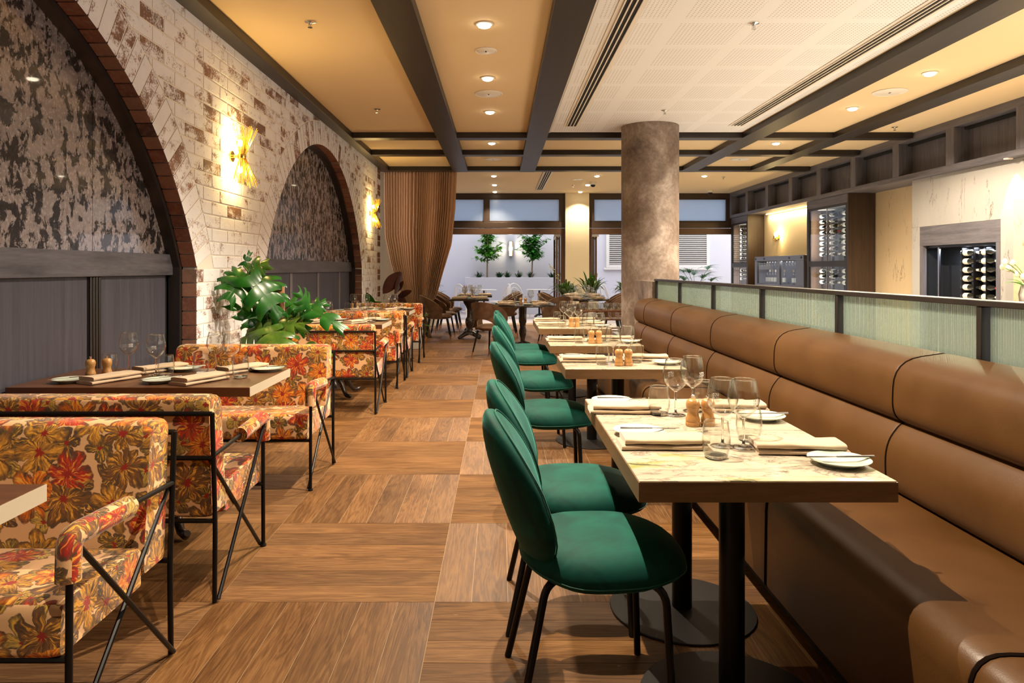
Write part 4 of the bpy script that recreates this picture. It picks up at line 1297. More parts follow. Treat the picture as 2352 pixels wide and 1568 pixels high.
M['em'] = flat('edge_metal', (.70, .62, .48), .4, .35)
booth_table(1.49, 'dark booth table cut off at the front of the nearest sofa')
booth_table(3.585, 'dark timber booth table fully laid in the first booth')
booth_table(7.25, 'dark booth table in the booth just past the monstera', .30)
booth_table(9.33, 'dark booth table in the farthest booth', .30)

# ------------------------------------------------------------------ table ware
def glass_prof(pts, th=.0012):
    return pts
WG = [(0,.0),(.036,.0),(.037,.0015),(.030,.004),(.010,.007),(.0045,.012),(.0036,.03),(.0036,.075),(.0048,.088),(.012,.094),(.030,.108),(.043,.126),(.0475,.146),(.046,.168),(.040,.195),(.036,.210),(.0345,.2098),(.0385,.194),(.0445,.168),(.0458,.147),(.0415,.128),(.029,.110),(.012,.0965),(0,.094)]
TG = [(0,.0),(.027,.0),(.033,.004),(.0395,.030),(.041,.052),(.039,.080),(.0345,.106),(.0330,.1058),(.0372,.079),(.0392,.052),(.0375,.031),(.031,.010),(0,.008)]
def logo_strokes(b, r_at, scale=1.0):
    """stacked loops of the white house mark, on the bowl at radius r_at(z)"""
    def P(u, v_):   # u mm along, v mm up
        z = .146 + v_*.001*scale; r = r_at(z) + .0006; a = u*.001*scale/r
        return (r*math.cos(a), r*math.sin(a), z)
    r0 = .00075*scale
    def poly(pts): b.tube([P(u, v_) for u, v_ in pts], r0, 5)
    for off in (0.5, -9.5):
        poly([(-11,off+9),(-11,off+4),(-10.2,off+2),(-8.5,off+1.2),(-6.8,off+2),(-6,off+4),(-6,off+9)])       # U
        poly([(0.5,off+7.8),(-1.5,off+9),(-3.6,off+7.5),(-3.9,off+5),(-3.2,off+2.4),(-1.4,off+1.2),(.5,off+2.4)]) # C
        poly([(2.2,off+5),(6.6,off+5.6),(6.3,off+8),(4.4,off+9),(2.6,off+7.6),(2.2,off+5),(2.8,off+2.4),(4.6,off+1.2),(6.6,off+2.2)]) # e
        poly([(8.6,off+9),(8.6,off+1.4)])
def wine_glass():
    t = thing('wine_glass', 'x', 'wine glass')
    MB().lathe(WG[8:], 28).build('bowl', M['glass'], t, smooth=True, angle=70)
    MB().lathe(WG[:9] + [(.0046,.090),(0,.0925)], 20).build('stem', M['solid_glass'], t, smooth=True, angle=70)
    MB().tube([(.0353*math.cos(a), .0353*math.sin(a), .2098) for a in [2*PI*k/36 for k in range(36)]], .0011, 6, closed=True).build('rim', M['solid_glass'], t, smooth=True)
    b = MB(); logo_strokes(b, lambda z: interp(z, [.126,.146,.168,.195], [.043,.0475,.046,.040]))
    b.build('printed_mark', M['logo'], t)
    return t
wg0 = wine_glass()
def tumbler():
    t = thing('tumbler', 'x', 'tumbler')
    MB().lathe(TG[2:-1], 28).build('wall', M['glass'], t, smooth=True, angle=70)
    MB().lathe(TG[:3] + [(.0318,.0095),(0,.0078)], 28).build('base', M['solid_glass'], t, smooth=True, angle=70)
    MB().tube([(.0338*math.cos(a), .0338*math.sin(a), .106) for a in [2*PI*k/36 for k in range(36)]], .0011, 6, closed=True).build('rim', M['solid_glass'], t, smooth=True)
    return t
tg0 = tumbler()
def side_plate():
    return MB().lathe([(0,.004),(.045,.004),(.047,.0),(.050,.0),(.052,.005),(.070,.010),(.083,.0155),(.084,.0175),(.080,.0170),(.066,.0125),(.050,.0085),(0,.0075)], 40).build('side_plate', M['ceramic'], None, smooth=True, angle=60)
pl0 = tag(side_plate(), 'x', 'plate')
def knife():
    t = thing('butter_knife', 'x', 'knife')
    MB().tube([(-.015,0,0),(.02,0,0),(.06,0,0),(.092,0,0)], [.0035,.004,.0045,.005], 8).build('handle', M['chrome'], t, smooth=True)
    b = MB(); pr = [(-.015,.004),(-.05,.0075),(-.09,.0085),(-.108,.003),(-.104,-.005),(-.06,-.006),(-.015,-.004)]
    b.prism(pr, lambda p, h: (p[0], p[1], h), -.0008, .0008)
    b.build('blade', M['chrome'], t)
    return t
kn0 = knife()
def napkin():
    t = thing('folded_napkin', 'x', 'napkin')
    for k, (z0, th, sh) in enumerate(((0.0, .016, 0.0), (.0165, .018, .008))):
        L, Wd = .262 - .006*k, .118 - .006*k
        def fn(u, v_):
            # ring round the section (v) along the length (u)
            x = -L/2 + L*u + sh
            a = 2*PI*v_
            yy = Wd/2*math.copysign(abs(math.cos(a))**.35, math.cos(a)); zz = th/2*math.copysign(abs(math.sin(a))**.6, math.sin(a))
            zz *= 1 + .16*math.sin(u*9+k*2)*math.cos(yy*12) + .08*math.sin(u*21+k)
            return (x, yy + .002*math.sin(u*7+k), z0+th/2+zz*.96)
        b = MB(); N, V = 24, 24
        vs = [fn(i/N, j/V) for i in range(N+1) for j in range(V)]
        fs = [(i*V+j, i*V+(j+1)%V, (i+1)*V+(j+1)%V, (i+1)*V+j) for i in range(N) for j in range(V)]
        fs += [tuple(range(V-1,-1,-1)), tuple(N*V+j for j in range(V))]
        b.add(vs, fs)
        b.build('fold', M['napkin'], t, smooth=True, angle=60)
    return t
nk0 = napkin()
def pepper_mill():
    t = thing('pepper_mill', 'x', 'pepper mill')
    MB().lathe([(0,0),(.024,0),(.0255,.004),(.0255,.012),(.0235,.015),(.0245,.017),(.0245,.024),(.021,.034),(.0185,.046),(.0195,.055),(.0225,.062),(.0225,.066),(.0,.066)], 24).build('body', M['mill_wood'], t, smooth=True, angle=50)
    MB().lathe([(0,.0665),(.0225,.0665),(.0235,.070),(.0235,.078),(.021,.088),(.013,.094),(.0,.095)], 24).build('cap', M['mill_wood'], t, smooth=True, angle=50)
    MB().lathe([(0,.095),(.004,.095),(.004,.099),(.006,.101),(.006,.106),(.003,.109),(0,.109)], 12).build('knob', M['chrome'], t, smooth=True)
    return t
pm0 = pepper_mill()
PROTO_USED = set()
def put(proto, x, y, label, z=.7505, rz=0.0, group=None):
    if proto.name not in PROTO_USED:
        PROTO_USED.add(proto.name); o = proto
        o.location = (x, y, z); o.rotation_euler = (0,0,rz); o['label'] = label
        if group: o['group'] = group
        return o
    return copy_tree(proto, (x, y, z), rz, label, group)

def setting(nm, yc, ov=None):
    """two places on one marble table: aisle side and banquette side"""
    o = dict(nL=(.50,.07), pL=(.46,.225), tL=(.63,-.06), wL=(.69,.07), nR=(.90,.01), pR=(.955,-.13), tR=(.80,.15), wR=(.75,.055))
    o.update(ov or {})
    gA = 'place settings on the marble tables'
    for side, nk in (('aisle', 'L'), ('bench', 'R')):
        n_, p_, t_, w_ = o['n'+nk], o['p'+nk], o['t'+nk], o['w'+nk]
        sd = 'aisle side' if nk == 'L' else 'banquette side'
        put(nk0, n_[0], yc+n_[1], 'folded beige linen napkin on %s, %s' % (nm, sd), rz=(random.uniform(-.03,.03) if nk == 'L' else PI-.10), group=gA)
        put(pl0, p_[0], yc+p_[1], 'pale green side plate under a knife on %s, %s' % (nm, sd), group=gA)
        put(kn0, p_[0]+(.03 if nk == 'L' else .005), yc+p_[1]-.005, 'butter knife across the side plate on %s, %s' % (nm, sd), z=.7505+.0215, rz=(PI+.02 if nk == 'L' else .03), group=gA)
        put(tg0, t_[0], yc+t_[1], 'stemless water tumbler on %s, %s' % (nm, sd), group=gA)
        put(wg0, w_[0], yc+w_[1], 'stemmed wine glass with white mark on %s, %s' % (nm, sd), rz=math.radians(-58 if nk == 'R' else 100), group=gA)
setting(TB[0][2], 2.115)
setting(TB[1][2], 2.697, dict(nL=(.475,.02), pL=(.46,.19), tL=(.60,-.04), wL=(.66,-.05), nR=(.90,.05), pR=(.955,-.12), tR=(.81,.10), wR=(.745,.03)))
for k in (2, 3, 4, 5):
    a, b_, nm = TB[k]; setting(nm, (a+b_)/2, dict(wL=(.665,-.02), tL=(.59,-.10), pL=(.45,.19), nL=(.49,.03), wR=(.76,.04), tR=(.80,-.02), nR=(.885,.09), pR=(.96,-.09)))
for yy, nm in ((2.47, 'between the two nearest marble tables'), (4.00, 'on the third marble table'), (5.20, 'on the fourth marble table'), (6.66, 'on the fifth marble table')):
    put(pm0, .676, yy, 'light wooden pepper mill %s, aisle one of the pair' % nm, group='wooden mills'); put(pm0, .730, yy+.005, 'light wooden salt mill %s, banquette one of the pair' % nm, group='wooden mills')

def booth_setting(yc, nm, hw, full=True):
    gB = 'place settings on the booth tables'
    k = hw/.315
    spots = {('near', 'aisle end'): dict(w=(-1.41, .125), t=(-1.306, -.03), n=(-1.46, -.15), p=(-1.645, -.17)),
             ('near', 'wall end'): dict(w=(-1.777, .06), t=(-1.713, .035), n=(-1.915, -.12), p=(-2.085, -.16)),
             ('far', 'aisle end'): dict(w=(-1.52, .19), t=(-1.558, .09), n=(-1.385, .20), p=(-1.25, .215)),
             ('far', 'wall end'): dict(w=(-1.97, .16), t=(-2.035, .09), n=(-1.83, .21), p=(-1.70, .225))}
    for (rn, cn), q in spots.items():
        w_ = '%s, %s place at the %s' % (nm, rn, cn); s = -1 if rn == 'near' else 1
        put(nk0, q['n'][0], yc+q['n'][1]*k, 'folded beige napkin on ' + w_, rz=1.0 if rn == 'far' else 1.12, group=gB)
        put(pl0, q['p'][0], yc+q['p'][1]*k, 'white side plate on ' + w_, group=gB)
        put(kn0, q['p'][0]+.01, yc+q['p'][1]*k, 'butter knife on ' + w_, z=.7505+.0215, rz=.75 if s < 0 else .45, group=gB)
        put(wg0, q['w'][0], yc+q['w'][1]*k, 'stemmed wine glass on ' + w_, rz=math.radians(-75 + (25 if s > 0 else 0)), group=gB)
        put(tg0, q['t'][0], yc+q['t'][1]*k, 'stemless tumbler on ' + w_, group=gB)
booth_setting(3.585, 'first full booth table', .315)
booth_setting(7.25, 'booth table past the monstera', .30)
booth_setting(9.33, 'farthest booth table', .30)
put(pl0, -1.31, 1.70, 'white side plate at the cut-off front booth table', group='place settings on the booth tables')
for (yc, nm) in ((3.55, 'in the first full booth'), (7.25, 'in the booth past the monstera'), (9.35, 'in the farthest booth')):
    put(pm0, -2.06 + (0 if yc < 4 else .1), yc+.0, 'light wooden pepper mill near the wainscot %s' % nm, group='wooden mills'); put(pm0, -2.00+ (0 if yc < 4 else .1), yc+.04, 'light wooden salt mill, aisle one of the pair %s' % nm, group='wooden mills')

# ------------------------------------------------------------------ brown dining chairs of the far room
def brown_chair():
    t = thing('dining_chair', 'x', 'chair', group='brown velvet dining chairs')
    # wrap-around shell open at the front, arched gap above the seat
    N, V = 36, 10; amax = math.radians(108)
    def top(f): return .82 - .24*abs(f)**2.2
    def bot(f): return .40 + (.17*math.sqrt(max(0, 1-(f/.52)**2)) if abs(f) < .52 else 0)
    def pt_(f, q, o):
        z = lerp(bot(f), top(f), q); a = f*amax
        r = .225 + .075*((z-.40)/.42) + o
        return (-math.cos(a)*r*1.02, math.sin(a)*r*.92, z)
    b = MB(); vs = []; fs = []
    for i in range(N+1):
        f = -1 + 2*i/N
        ring = [pt_(f, j/V, -.020) for j in range(V+1)] + [pt_(f, j/V, .018) for j in range(V, -1, -1)]
        vs += ring
    n = 2*V+2
    for i in range(N):
        for j in range(n):
            k = (j+1) % n; fs.append((i*n+j, i*n+k, (i+1)*n+k, (i+1)*n+j))
    fs += [tuple(range(n-1,-1,-1)), tuple(N*n+j for j in range(n))]
    b.add(vs, fs); b.build('backrest', M['brown_velvet'], t, smooth=True, angle=50, bevel=0)
    MB().cushion(superell(.245, .225, 32, 2.4), lambda a, c, h: (a+.03, c, .435+h), .045, .05, 7, 5, 3).build('seat', M['brown_velvet'], t, smooth=True, angle=180)
    for sx, sy in ((-1,-1),(-1,1),(1,-1),(1,1)):
        p0 = Vector((.02+sx*.16, sy*.14, .395)); p1 = Vector((.02+sx*.235, sy*.20, .0))
        mid = p0.lerp(p1, .80)
        lg = MB().tube([p0, mid], [.016, .011], 10).build('leg', M['black_metal'], t, smooth=True)
        MB().tube([mid, p1], [.0112, .008], 10).build('tip', M['copper'], lg, smooth=True)
    return t
bc0 = brown_chair()
def bchair(x, y, deg, label):
    put(bc0, x, y, label, 0, math.radians(deg), 'brown velvet dining chairs')
bchair(-.13, 10.42, 58, 'nearest brown wrap-back chair with its back to the camera')
bchair(.98, 10.40, 150, 'brown chair half hidden behind the fifth marble table')
bchair(.95, 12.0, 230, 'brown chair on the far side of the round table')
bchair(-1.14, 12.85, 8, 'brown chair beside the foot of the curtain, front one of two')
bchair(-1.12, 13.62, 4, 'brown chair beside the foot of the curtain, rear one of two')
bchair(-1.10, 14.55, 0, 'brown chair on the curtain side of the rear dining table, nearer one')
bchair(-1.08, 15.2, 0, 'brown chair on the curtain side of the rear dining table, farther one')
bchair(.12, 13.55, 176, 'brown chair tucked at the front rectangular dining table, aisle side')
bchair(.10, 14.45, 182, 'brown chair at the rear rectangular dining table, aisle side')
bchair(.10, 15.15, 180, 'last brown chair at the rear rectangular dining table')
bchair(1.02, 12.9, -20, 'brown chair left of the table behind the column, front one')
bchair(1.05, 13.7, -12, 'brown chair left of the table behind the column, middle one')
bchair(1.15, 14.6, -10, 'brown chair left of the table behind the column, rear one')
bchair(2.02, 12.55, 150, 'brown chair close beside the concrete column')
bchair(2.12, 13.45, 165, 'second brown chair beside the concrete column')
bchair(2.2, 14.3, 175, 'third brown chair beside the concrete column')

def turned_table(x, y, label, shape, sx, sy):
    t = thing('dining_table', label, 'table', (x, y, 0), group='dark dining tables')
    if shape == 'round': MB().lathe([(0,.715),(sx-.02,.715),(sx,.722),(sx,.745),(sx-.004,.75),(0,.75)], 48).build('tabletop', M['turned_wood'], t, smooth=True)
    else: MB().box((-sx, -sy, .715), (sx, sy, .75)).build('tabletop', M['turned_wood'], t, bevel=.004)
    pr = [(.13,.09),(.12,.12),(.07,.15),(.055,.20),(.07,.25),(.085,.31),(.075,.37),(.05,.41),(.05,.55),(.07,.60),(.11,.66),(.13,.714)] if shape != 'round' else [(.07,.06),(.05,.12),(.035,.20),(.055,.27),(.06,.32),(.045,.38),(.05,.44),(.06,.46),(.06,.60),(.065,.714)]
    MB().lathe(pr, 24).build('pedestal', M['turned_wood'], t, smooth=True)
    for a in range(4):
        ang = a*PI/2 + PI/4; c, s = math.cos(ang), math.sin(ang)
        MB().tube([(c*q, s*q, z) for q, z in ((.03,.12),(.12,.10),(.20,.06),(.27,.030))], [.05,.045,.035,.028], 10).build('foot', M['turned_wood'], t, smooth=True)
    return t
turned_table(.36, 11.1, 'round dark pedestal table beyond the farthest green chair', 'round', .53, .53)
turned_table(-.56, 13.1, 'front dark rectangular table with turned urn pedestal near the curtain', 'rect', .36, .36)
turned_table(-.52, 14.75, 'rear dark rectangular table near the curtain', 'rect', .36, .40)
turned_table(1.58, 13.1, 'round dark table beside the concrete column', 'round', .46, .46)
turned_table(1.70, 14.6, 'round dark table in front of the strappy plant', 'round', .46, .46)

def far_set(cx, cy, r, nm, n=4, rect=False):
    n = 4
    PN = ('rear column-side', 'rear curtain-side', 'front curtain-side', 'front column-side')
    g = 'glassware on ' + nm
    for k in range(n):
        a = 2*PI*k/n + PI/4
        c, s = math.cos(a), math.sin(a)
        put(wg0, cx+c*r*.36, cy+s*r*.36, '%s wine glass of the four on %s' % (PN[k], nm), rz=a, group=g)
        put(tg0, cx+math.cos(a+.5)*r*.56, cy+math.sin(a+.5)*r*.56, '%s tumbler of the four on %s' % (PN[k], nm), group=g)
        put(nk0, cx+c*r*.74, cy+s*r*.74, '%s beige napkin on %s' % (PN[k], nm), rz=a+PI/2 if not rect else 0, group=g)
        put(pl0, cx+math.cos(a-.62)*r*.76, cy+math.sin(a-.62)*r*.76, '%s pale side plate on %s' % (PN[k], nm), group=g)
far_set(.36, 11.1, .50, 'the round pedestal table')
far_set(-.56, 13.1, .36, 'the front table near the curtain', 4, True)
far_set(-.52, 14.75, .38, 'the rear table near the curtain', 4, True)
far_set(1.58, 13.1, .42, 'the table beside the column', 5)
far_set(1.70, 14.6, .42, 'the table before the strappy plant', 5)
put(pm0, .33, 11.05, 'light wooden pepper mill on the round pedestal table', group='wooden mills'); put(pm0, .40, 11.0, 'light wooden salt mill on the round pedestal table', group='wooden mills')

# dried flower bunch in copper vases on the curtain-side table
for k, (dx, lb) in enumerate(((-.08, 'small copper vase with dried sprigs, curtain side'), (.05, 'small copper vase with dried sprigs, aisle side'))):
    v0 = thing('bud_vase', lb, 'vase', (-.56+dx, 13.02, .7505))
    MB().lathe([(0,0),(.022,0),(.026,.01),(.024,.04),(.016,.055),(.018,.06)], 16).build('vessel', M['copper'], v0, smooth=True)
    b = MB(); fl_ = MB()
    for q in range(16):
        a = random.uniform(0, 6.28); L = random.uniform(.09,.19); sp = random.uniform(.01,.06)
        tip = (math.cos(a)*sp, math.sin(a)*sp, .055+L)
        b.tube(bez((0,0,.04),(math.cos(a)*sp*.3, math.sin(a)*sp*.3, .05+L*.6), tip, 4), .0012, 4)
        for _ in range(4): fl_.obox((tip[0]+random.uniform(-.015,.015), tip[1]+random.uniform(-.015,.015), tip[2]+random.uniform(-.03,.015)), (.008,.008,.010), (random.random()*3, random.random()*3, 0))
    b.build('sprigs', M['bark'], v0); fl_.build('dried_blossom', M['napkin'], v0)

# ------------------------------------------------------------------ bronze service trolley with glasses
tr = thing('service_trolley', 'bronze framed trolley carrying glassware beside the column', 'trolley', (1.10, 9.55, 0))
b = MB()
for z in (.725, .46):
    b2 = MB(); b2.tube([(0,0,z),(.78,0,z),(.78,.42,z),(0,.42,z)], .010, 8, closed=True); b2.build('rim_rail', M['bronze'], tr, smooth=True)
for x in (0,.78):
    for y in (0,.42): MB().tube([(x,y,.0),(x,y,.73)], .010, 8).build('post', M['bronze'], tr, smooth=True)
MB().box((.01,.01,.60),(.77,.41,.615)).build('shelf', M['bronze'], tr); MB().box((.01,.01,.20),(.77,.41,.215)).build('shelf', M['bronze'], tr)
for i in range(6):
    for j in range(3):
        put(wg0, 1.20+i*.105, 9.62+j*.11, 'wine glass on the bronze trolley, %s row, %s from its aisle end' % (('front','middle','back')[j], ('first','second','third','fourth','fifth','sixth')[i]), .6155, random.random()*6, 'glasses on the trolley')

# ------------------------------------------------------------------ white bentwood terrace chairs and tables
def bentwood():
    t = thing('bentwood_chair', 'x', 'chair', group='white terrace chairs')
    hoop = [(-.20 - .10*math.sin(PI*k/14)**.8, .235*math.cos(PI*k/14), .46+.44*math.sin(PI*k/14)**.75) for k in range(15)]
    MB().tube(hoop, .021, 8).build('back_hoop', M['white_paint'], t, smooth=True)
    hoop2 = [(-.20 - .08*math.sin(PI*k/14)**.8, .16*math.cos(PI*k/14), .46+.34*math.sin(PI*k/14)**.75) for k in range(15)]
    MB().tube(hoop2, .015, 8).build('inner_hoop', M['white_paint'], t, smooth=True)
    MB().lathe([(0,.445),(.20,.445),(.215,.455),(.21,.468),(.19,.470),(0,.462)], 28).build('seat', M['white_paint'], t, smooth=True)
    for sx, sy in ((-1,-1),(-1,1),(1,-1),(1,1)):
        MB().tube([(sx*.15, sy*.15, .445), (sx*.21, sy*.20, 0)], [.014,.011], 8).build('leg', M['white_paint'], t, smooth=True)
    MB().tube([(.165*math.cos(a), .165*math.sin(a), .20) for a in [2*PI*k/20 for k in range(20)]], .008, 6, closed=True).build('stretcher_ring', M['white_paint'], t, smooth=True)
    return t
bw0 = bentwood()
for x, y, d, lb in ((-.82, 18.2, 40, 'white bentwood chair behind the curtain-side brown chairs'), (-.05, 18.2, 200, 'white bentwood chair in front of the planter corner'),
                    (.52, 18.6, -60, 'white bentwood chair at the middle of the planter'), (1.52, 18.8, 215, 'white bentwood chair near the folded doors'),
                    (2.95, 18.4, -30, 'white bentwood chair right of the cream pillar'), (3.75, 18.5, 200, 'white bentwood chair partly behind the column')):
    put(bw0, x, y, lb, 0, math.radians(d), 'white terrace chairs')
for x, y, lb in ((1.05, 18.75, 'small white cafe table by the planter'), (3.4, 18.9, 'small white cafe table under the louvre vent'), (-.42, 18.7, 'small white cafe table behind the dried flowers')):
    t = thing('cafe_table', lb, 'table', (x, y, 0), group='terrace cafe tables')
    MB().lathe([(0,.73),(.33,.73),(.335,.735),(.335,.75),(0,.752)], 32).build('tabletop', M['white_paint'], t, smooth=True)
    MB().lathe([(.025,.05),(.025,.73)], 12).build('column', M['black_metal'], t, smooth=True)
    for a in range(3):
        c, s = math.cos(a*2.094), math.sin(a*2.094)
        MB().tube([(c*q, s*q, z) for q, z in ((.0,.10),(.12,.07),(.24,.02))], [.022,.018,.014], 8).build('foot', M['black_metal'], t, smooth=True)

# ------------------------------------------------------------------ curtain
def curtain():
    Ly = [3.07, 2.6, 1.9, 1.43, 1.04, .72, .55, .40, .0]
    Lx = [-2.13,-2.125,-2.11,-2.01,-1.895,-1.775,-1.70,-1.72,-1.80]
    Ry = [3.07, 2.39, 1.75, 1.276, .80, .64, .55, .40, .0]
    Rx = [-.78, -.81, -.876, -1.02, -1.154, -1.26, -1.36, -1.34, -1.24]
    def fn(u, v_):
        z = 3.068*(1-v_) + .004
        xl = float(np.interp(-z, [-q for q in Ly], Lx)); xr = float(np.interp(-z, [-q for q in Ry], Rx))
        # non-uniform pleats
        ph = u*29 + .55*math.sin(u*9.3) + .25*math.sin(u*23)
        wdt = (xr-xl)
        amp = .036 + .04*max(0, 1-wdt/1.35)
        amp *= (.75+.35*math.sin(u*17.0))
        x = xl + wdt*u + .006*math.sin(2*PI*ph*2)
        y = amp*math.sin(2*PI*ph) + .10*math.sin(PI*u)*(1-wdt/1.35)
        return (x*1.027, y, max(.004, (z-1.3)*1.027+1.3) if z > .3 else z)
    return MB().grid(fn, 29*11+1, 42)
t = thing('curtain', 'floor-length brown drape gathered to one side', 'curtain', (0, 13.26, 0))
cu = curtain().build('drape', M['curtain'], t, smooth=True, angle=180, fix=False)
sl = cu.modifiers.new('thick', 'SOLIDIFY'); sl.thickness = .003
MB().tube([(-2.22,0,3.125),(-.76,0,3.125)], .010, 8).build('track', M['black_metal'], t, smooth=True)
MB().tube([(-1.53+.20*math.cos(a), .02+.10*math.sin(a), .55+.03*math.cos(a)) for a in [2*PI*k/24 for k in range(24)]], .018, 8, closed=True).build('tie_back', M['curtain'], t, smooth=True)

# ------------------------------------------------------------------ brass rod sconces on the brick wall
def rod_sconce(y, z, label):
    t = thing('rod_sconce', label, 'wall lamp', (XW, y, z), group='brass rod wall lamps')
    MB().lathe([(0,0),(.045,0),(.045,.012),(0,.014)], 20, axis='x').build('back_plate', M['brass'], t, smooth=True)
    MB().lathe([(0,.0),(.012,.0),(.012,.05),(0,.05)], 12, (.014,0,0), axis='x').build('arm', M['brass'], t, smooth=True)
    MB().lathe([(0,-.022),(.030,-.020),(.034,0),(.030,.020),(0,.022)], 20, (.085,0,0)).build('hub', M['brass'], t, smooth=True)
    if 'rods' not in proto:
        b = MB(); random.seed(3)
        for s in (-1, 1):
            for k in range(34):
                a = -PI*.62 + PI*1.24*k/33 + random.uniform(-.03,.03)
                sp = random.uniform(.075, .125); L = random.uniform(.19, .245)
                c, q = math.cos(a), math.sin(a)
                b.tube([(.085+c*.026, q*.026, s*.008), (max(.012, .085+c*sp), q*sp, s*L)], .0021, 5)
        proto['rods'] = b.build('brass_rods', M['gold_rod'], t, smooth=True)
        proto['bulb'] = None
    else: clone(proto['rods'], parent=t)
    for s in (-1, 1):
        MB().lathe([(0,-.03),(.016,-.022),(.02,0),(.016,.022),(0,.03)], 14, (.07,0,s*.105)).build('bulb', M['shade'], t, smooth=True)
        light('sconce_glow', 'POINT', (.06,0,s*.15), 10.0, (1,.66,.22), t, shadow_soft_size=.03)
rod_sconce(5.62, 2.195, 'glowing brass rod wall lamp on the brick pier between the arches')
rod_sconce(11.55, 2.21, 'glowing brass rod wall lamp at the end of the brick wall')
# ================================================================== WINE, PLANTS
def strip_leaf(b, base, tip, width, droop=.1, n=8, cup=.25, side=None):
    """simple lanceolate leaf, two quads wide"""
    base, tip = Vector(base), Vector(tip); d = tip-base; L = d.length
    sd = side or d.cross(Vector((0,0,1)))
    sd = sd.normalized() if sd.length > 1e-5 else Vector((1,0,0))
    up = sd.cross(d).normalized()
    vs = []; fs = []
    for i in range(n+1):
        t = i/n; w_ = width*(math.sin(PI*min(1, t*.92+.06))**.8)*(1 if t < 1 else 0.02)
        c = base + d*t + Vector((0,0,1))*(-droop*L*t*t + droop*.35*L*math.sin(PI*t))
        vs += [c - sd*w_ + up*w_*cup, c, c + sd*w_ + up*w_*cup]
    for i in range(n):
        o = i*3
        fs += [(o,o+1,o+4,o+3),(o+1,o+2,o+5,o+4)]
    b.add(vs, fs)
def bottle_mb(n=14):
    b = MB()
    pr = [(0,.004),(.020,.0),(.036,.002),(.0375,.006),(.0375,.045),(.0378,.0452),(.0378,.135),(.0375,.1352),(.0375,.185),(.032,.205),(.020,.222),(.015,.235),(.0145,.25),(.0150,.2502),(.0150,.290),(.0165,.2905),(.0165,.298),(0,.299)]
    mis = [0]*5 + [1] + [0]*6 + [2]*6
    b.lathe(pr, n, mis=mis[:len(pr)-1] + [2])
    return b
caps = [M['capsule_black'], M['capsule_red'], M['capsule_gold'], M['capsule_black'], M['bottle_label']]
ORD = 'first second third fourth fifth sixth seventh eighth ninth tenth eleventh twelfth thirteenth fourteenth'.split()
bprot = [bottle_mb().build('wine_bottle', [M['bottle'], M['bottle_label'], c], None, smooth=True, angle=50) for c in caps]
bcount = [0]
def bottle(x, y, z, label, group, upright=False, flip=False, idx=None):
    i = random.randrange(5) if idx is None else idx
    o = bprot[i]
    if 'label' in o: o = clone(o)
    o.location = (x, y, z)
    o.rotation_euler = (0,0,random.random()*6) if upright else (PI/2 if not flip else -PI/2, 0, random.choice((0, PI))*0)
    tag(o, label, 'bottle', group); bcount[0] += 1
    return o
# niche rack: bottles lie along Y, bases away from the camera, necks toward it
for r_ in range(8):
    z = 1.50 - r_*.108
    for c_ in range(3):
        y0 = 8.94 - c_*.345
        bottle(XCH+.12, y0, z, 'wine bottle lying in the marble niche, %s row down, %s from the steel strip' % (ORD[r_], ORD[c_]), 'bottles in the marble niche')
for y in (8.20, 8.46, 8.68, 8.90):
    o = MB().box((.08, y-.006, .6), (.20, y+.006, 1.57)).build('rack_pin_strip', M['black_metal'], nf)

def wine_cabinet(y0, y1, label, cols, rows, g, lit):
    t = thing('wine_cabinet', label, 'wine cabinet', (5.65, 0, 0), group='tall glass wine cabinets')
    D = .44; Z1 = 2.525
    MB().box((.0, y0, 0), (D, y0+.03, Z1)).build('side_panel', M['brown_panel'], t)
    MB().box((.0, y1-.03, 0), (D, y1, Z1)).build('side_panel', M['brown_panel'], t)
    MB().box((D-.02, y0+.03, 0), (D, y1-.03, Z1)).build('back_panel', M['niche_dark'], t)
    MB().box((.0, y0+.03, Z1-.14), (D-.02, y1-.03, Z1)).build('top_panel', M['grey_band_y'], t)
    for ya, yb in ((y0+.03, y0+.09), (y1-.09, y1-.03)):
        MB().box((.0, ya, .0), (.04, yb, Z1-.141)).build('door_stile', M['black_wood'], t, bevel=.003)
    for za, zb in ((1.335, 1.435), (.0, .12), (Z1-.18, Z1-.141)):
        MB().box((.0, y0+.091, za), (.04, y1-.091, zb)).build('door_rail', M['black_wood'], t, bevel=.003)
    ym = (y0+y1)/2
    for za, zb in ((1.436, Z1-.181), (.121, 1.334)):
        MB().box((.012, y0+.092, za), (.018, ym-.006, zb)).build('glass_door', M['cabinet_glass'], t)
        MB().box((.012, ym+.006, za), (.018, y1-.092, zb)).build('glass_door', M['cabinet_glass'], t)
        MB().box((.006, ym-.005, za), (.024, ym+.005, zb)).build('door_edge', M['steel'], t)
    MB().box((.05, y0+.09, Z1-.16), (.40, y1-.09, Z1-.15)).build('light_tray', M['white_plastic'], t)
    for c_ in range(cols+1):
        yy = y0+.14 + (y1-y0-.28)*c_/cols
        MB().box((.20, yy-.005, .14), (.24, yy+.005, Z1-.2)).build('rack_post', M['black_metal'], t)
    for (zc_, hz) in ((1.88, .80), (.78, 1.0)):
        for yl in (y0+.12, y1-.12):
            light('cabinet_glow', 'AREA', (.045, yl, zc_), lit*.35, (1, .92, .80), t, (0, math.radians(-90), 0), shape='RECTANGLE', size=hz, size_y=.03)
    pitch = (y1-y0-.28)/cols
    for r_ in range(rows):
        z = 2.24 - r_*.098
        if 1.33 < z+.03 and z-.05 < 1.44 and not (z > 1.48 or z < 1.30): continue
        for c_ in range(cols):
            bottle(5.65+.16, y0+.14+pitch*(c_+.5)+.15, z, 'wine bottle lying in %s, %s row down, %s from its near edge' % (g, ORD[r_], ORD[c_]), 'bottles in ' + g)
wine_cabinet(11.44, 12.98, 'larger glass-fronted wine cabinet nearest the marble wall', 3, 13, 'the larger wine cabinet', 26)
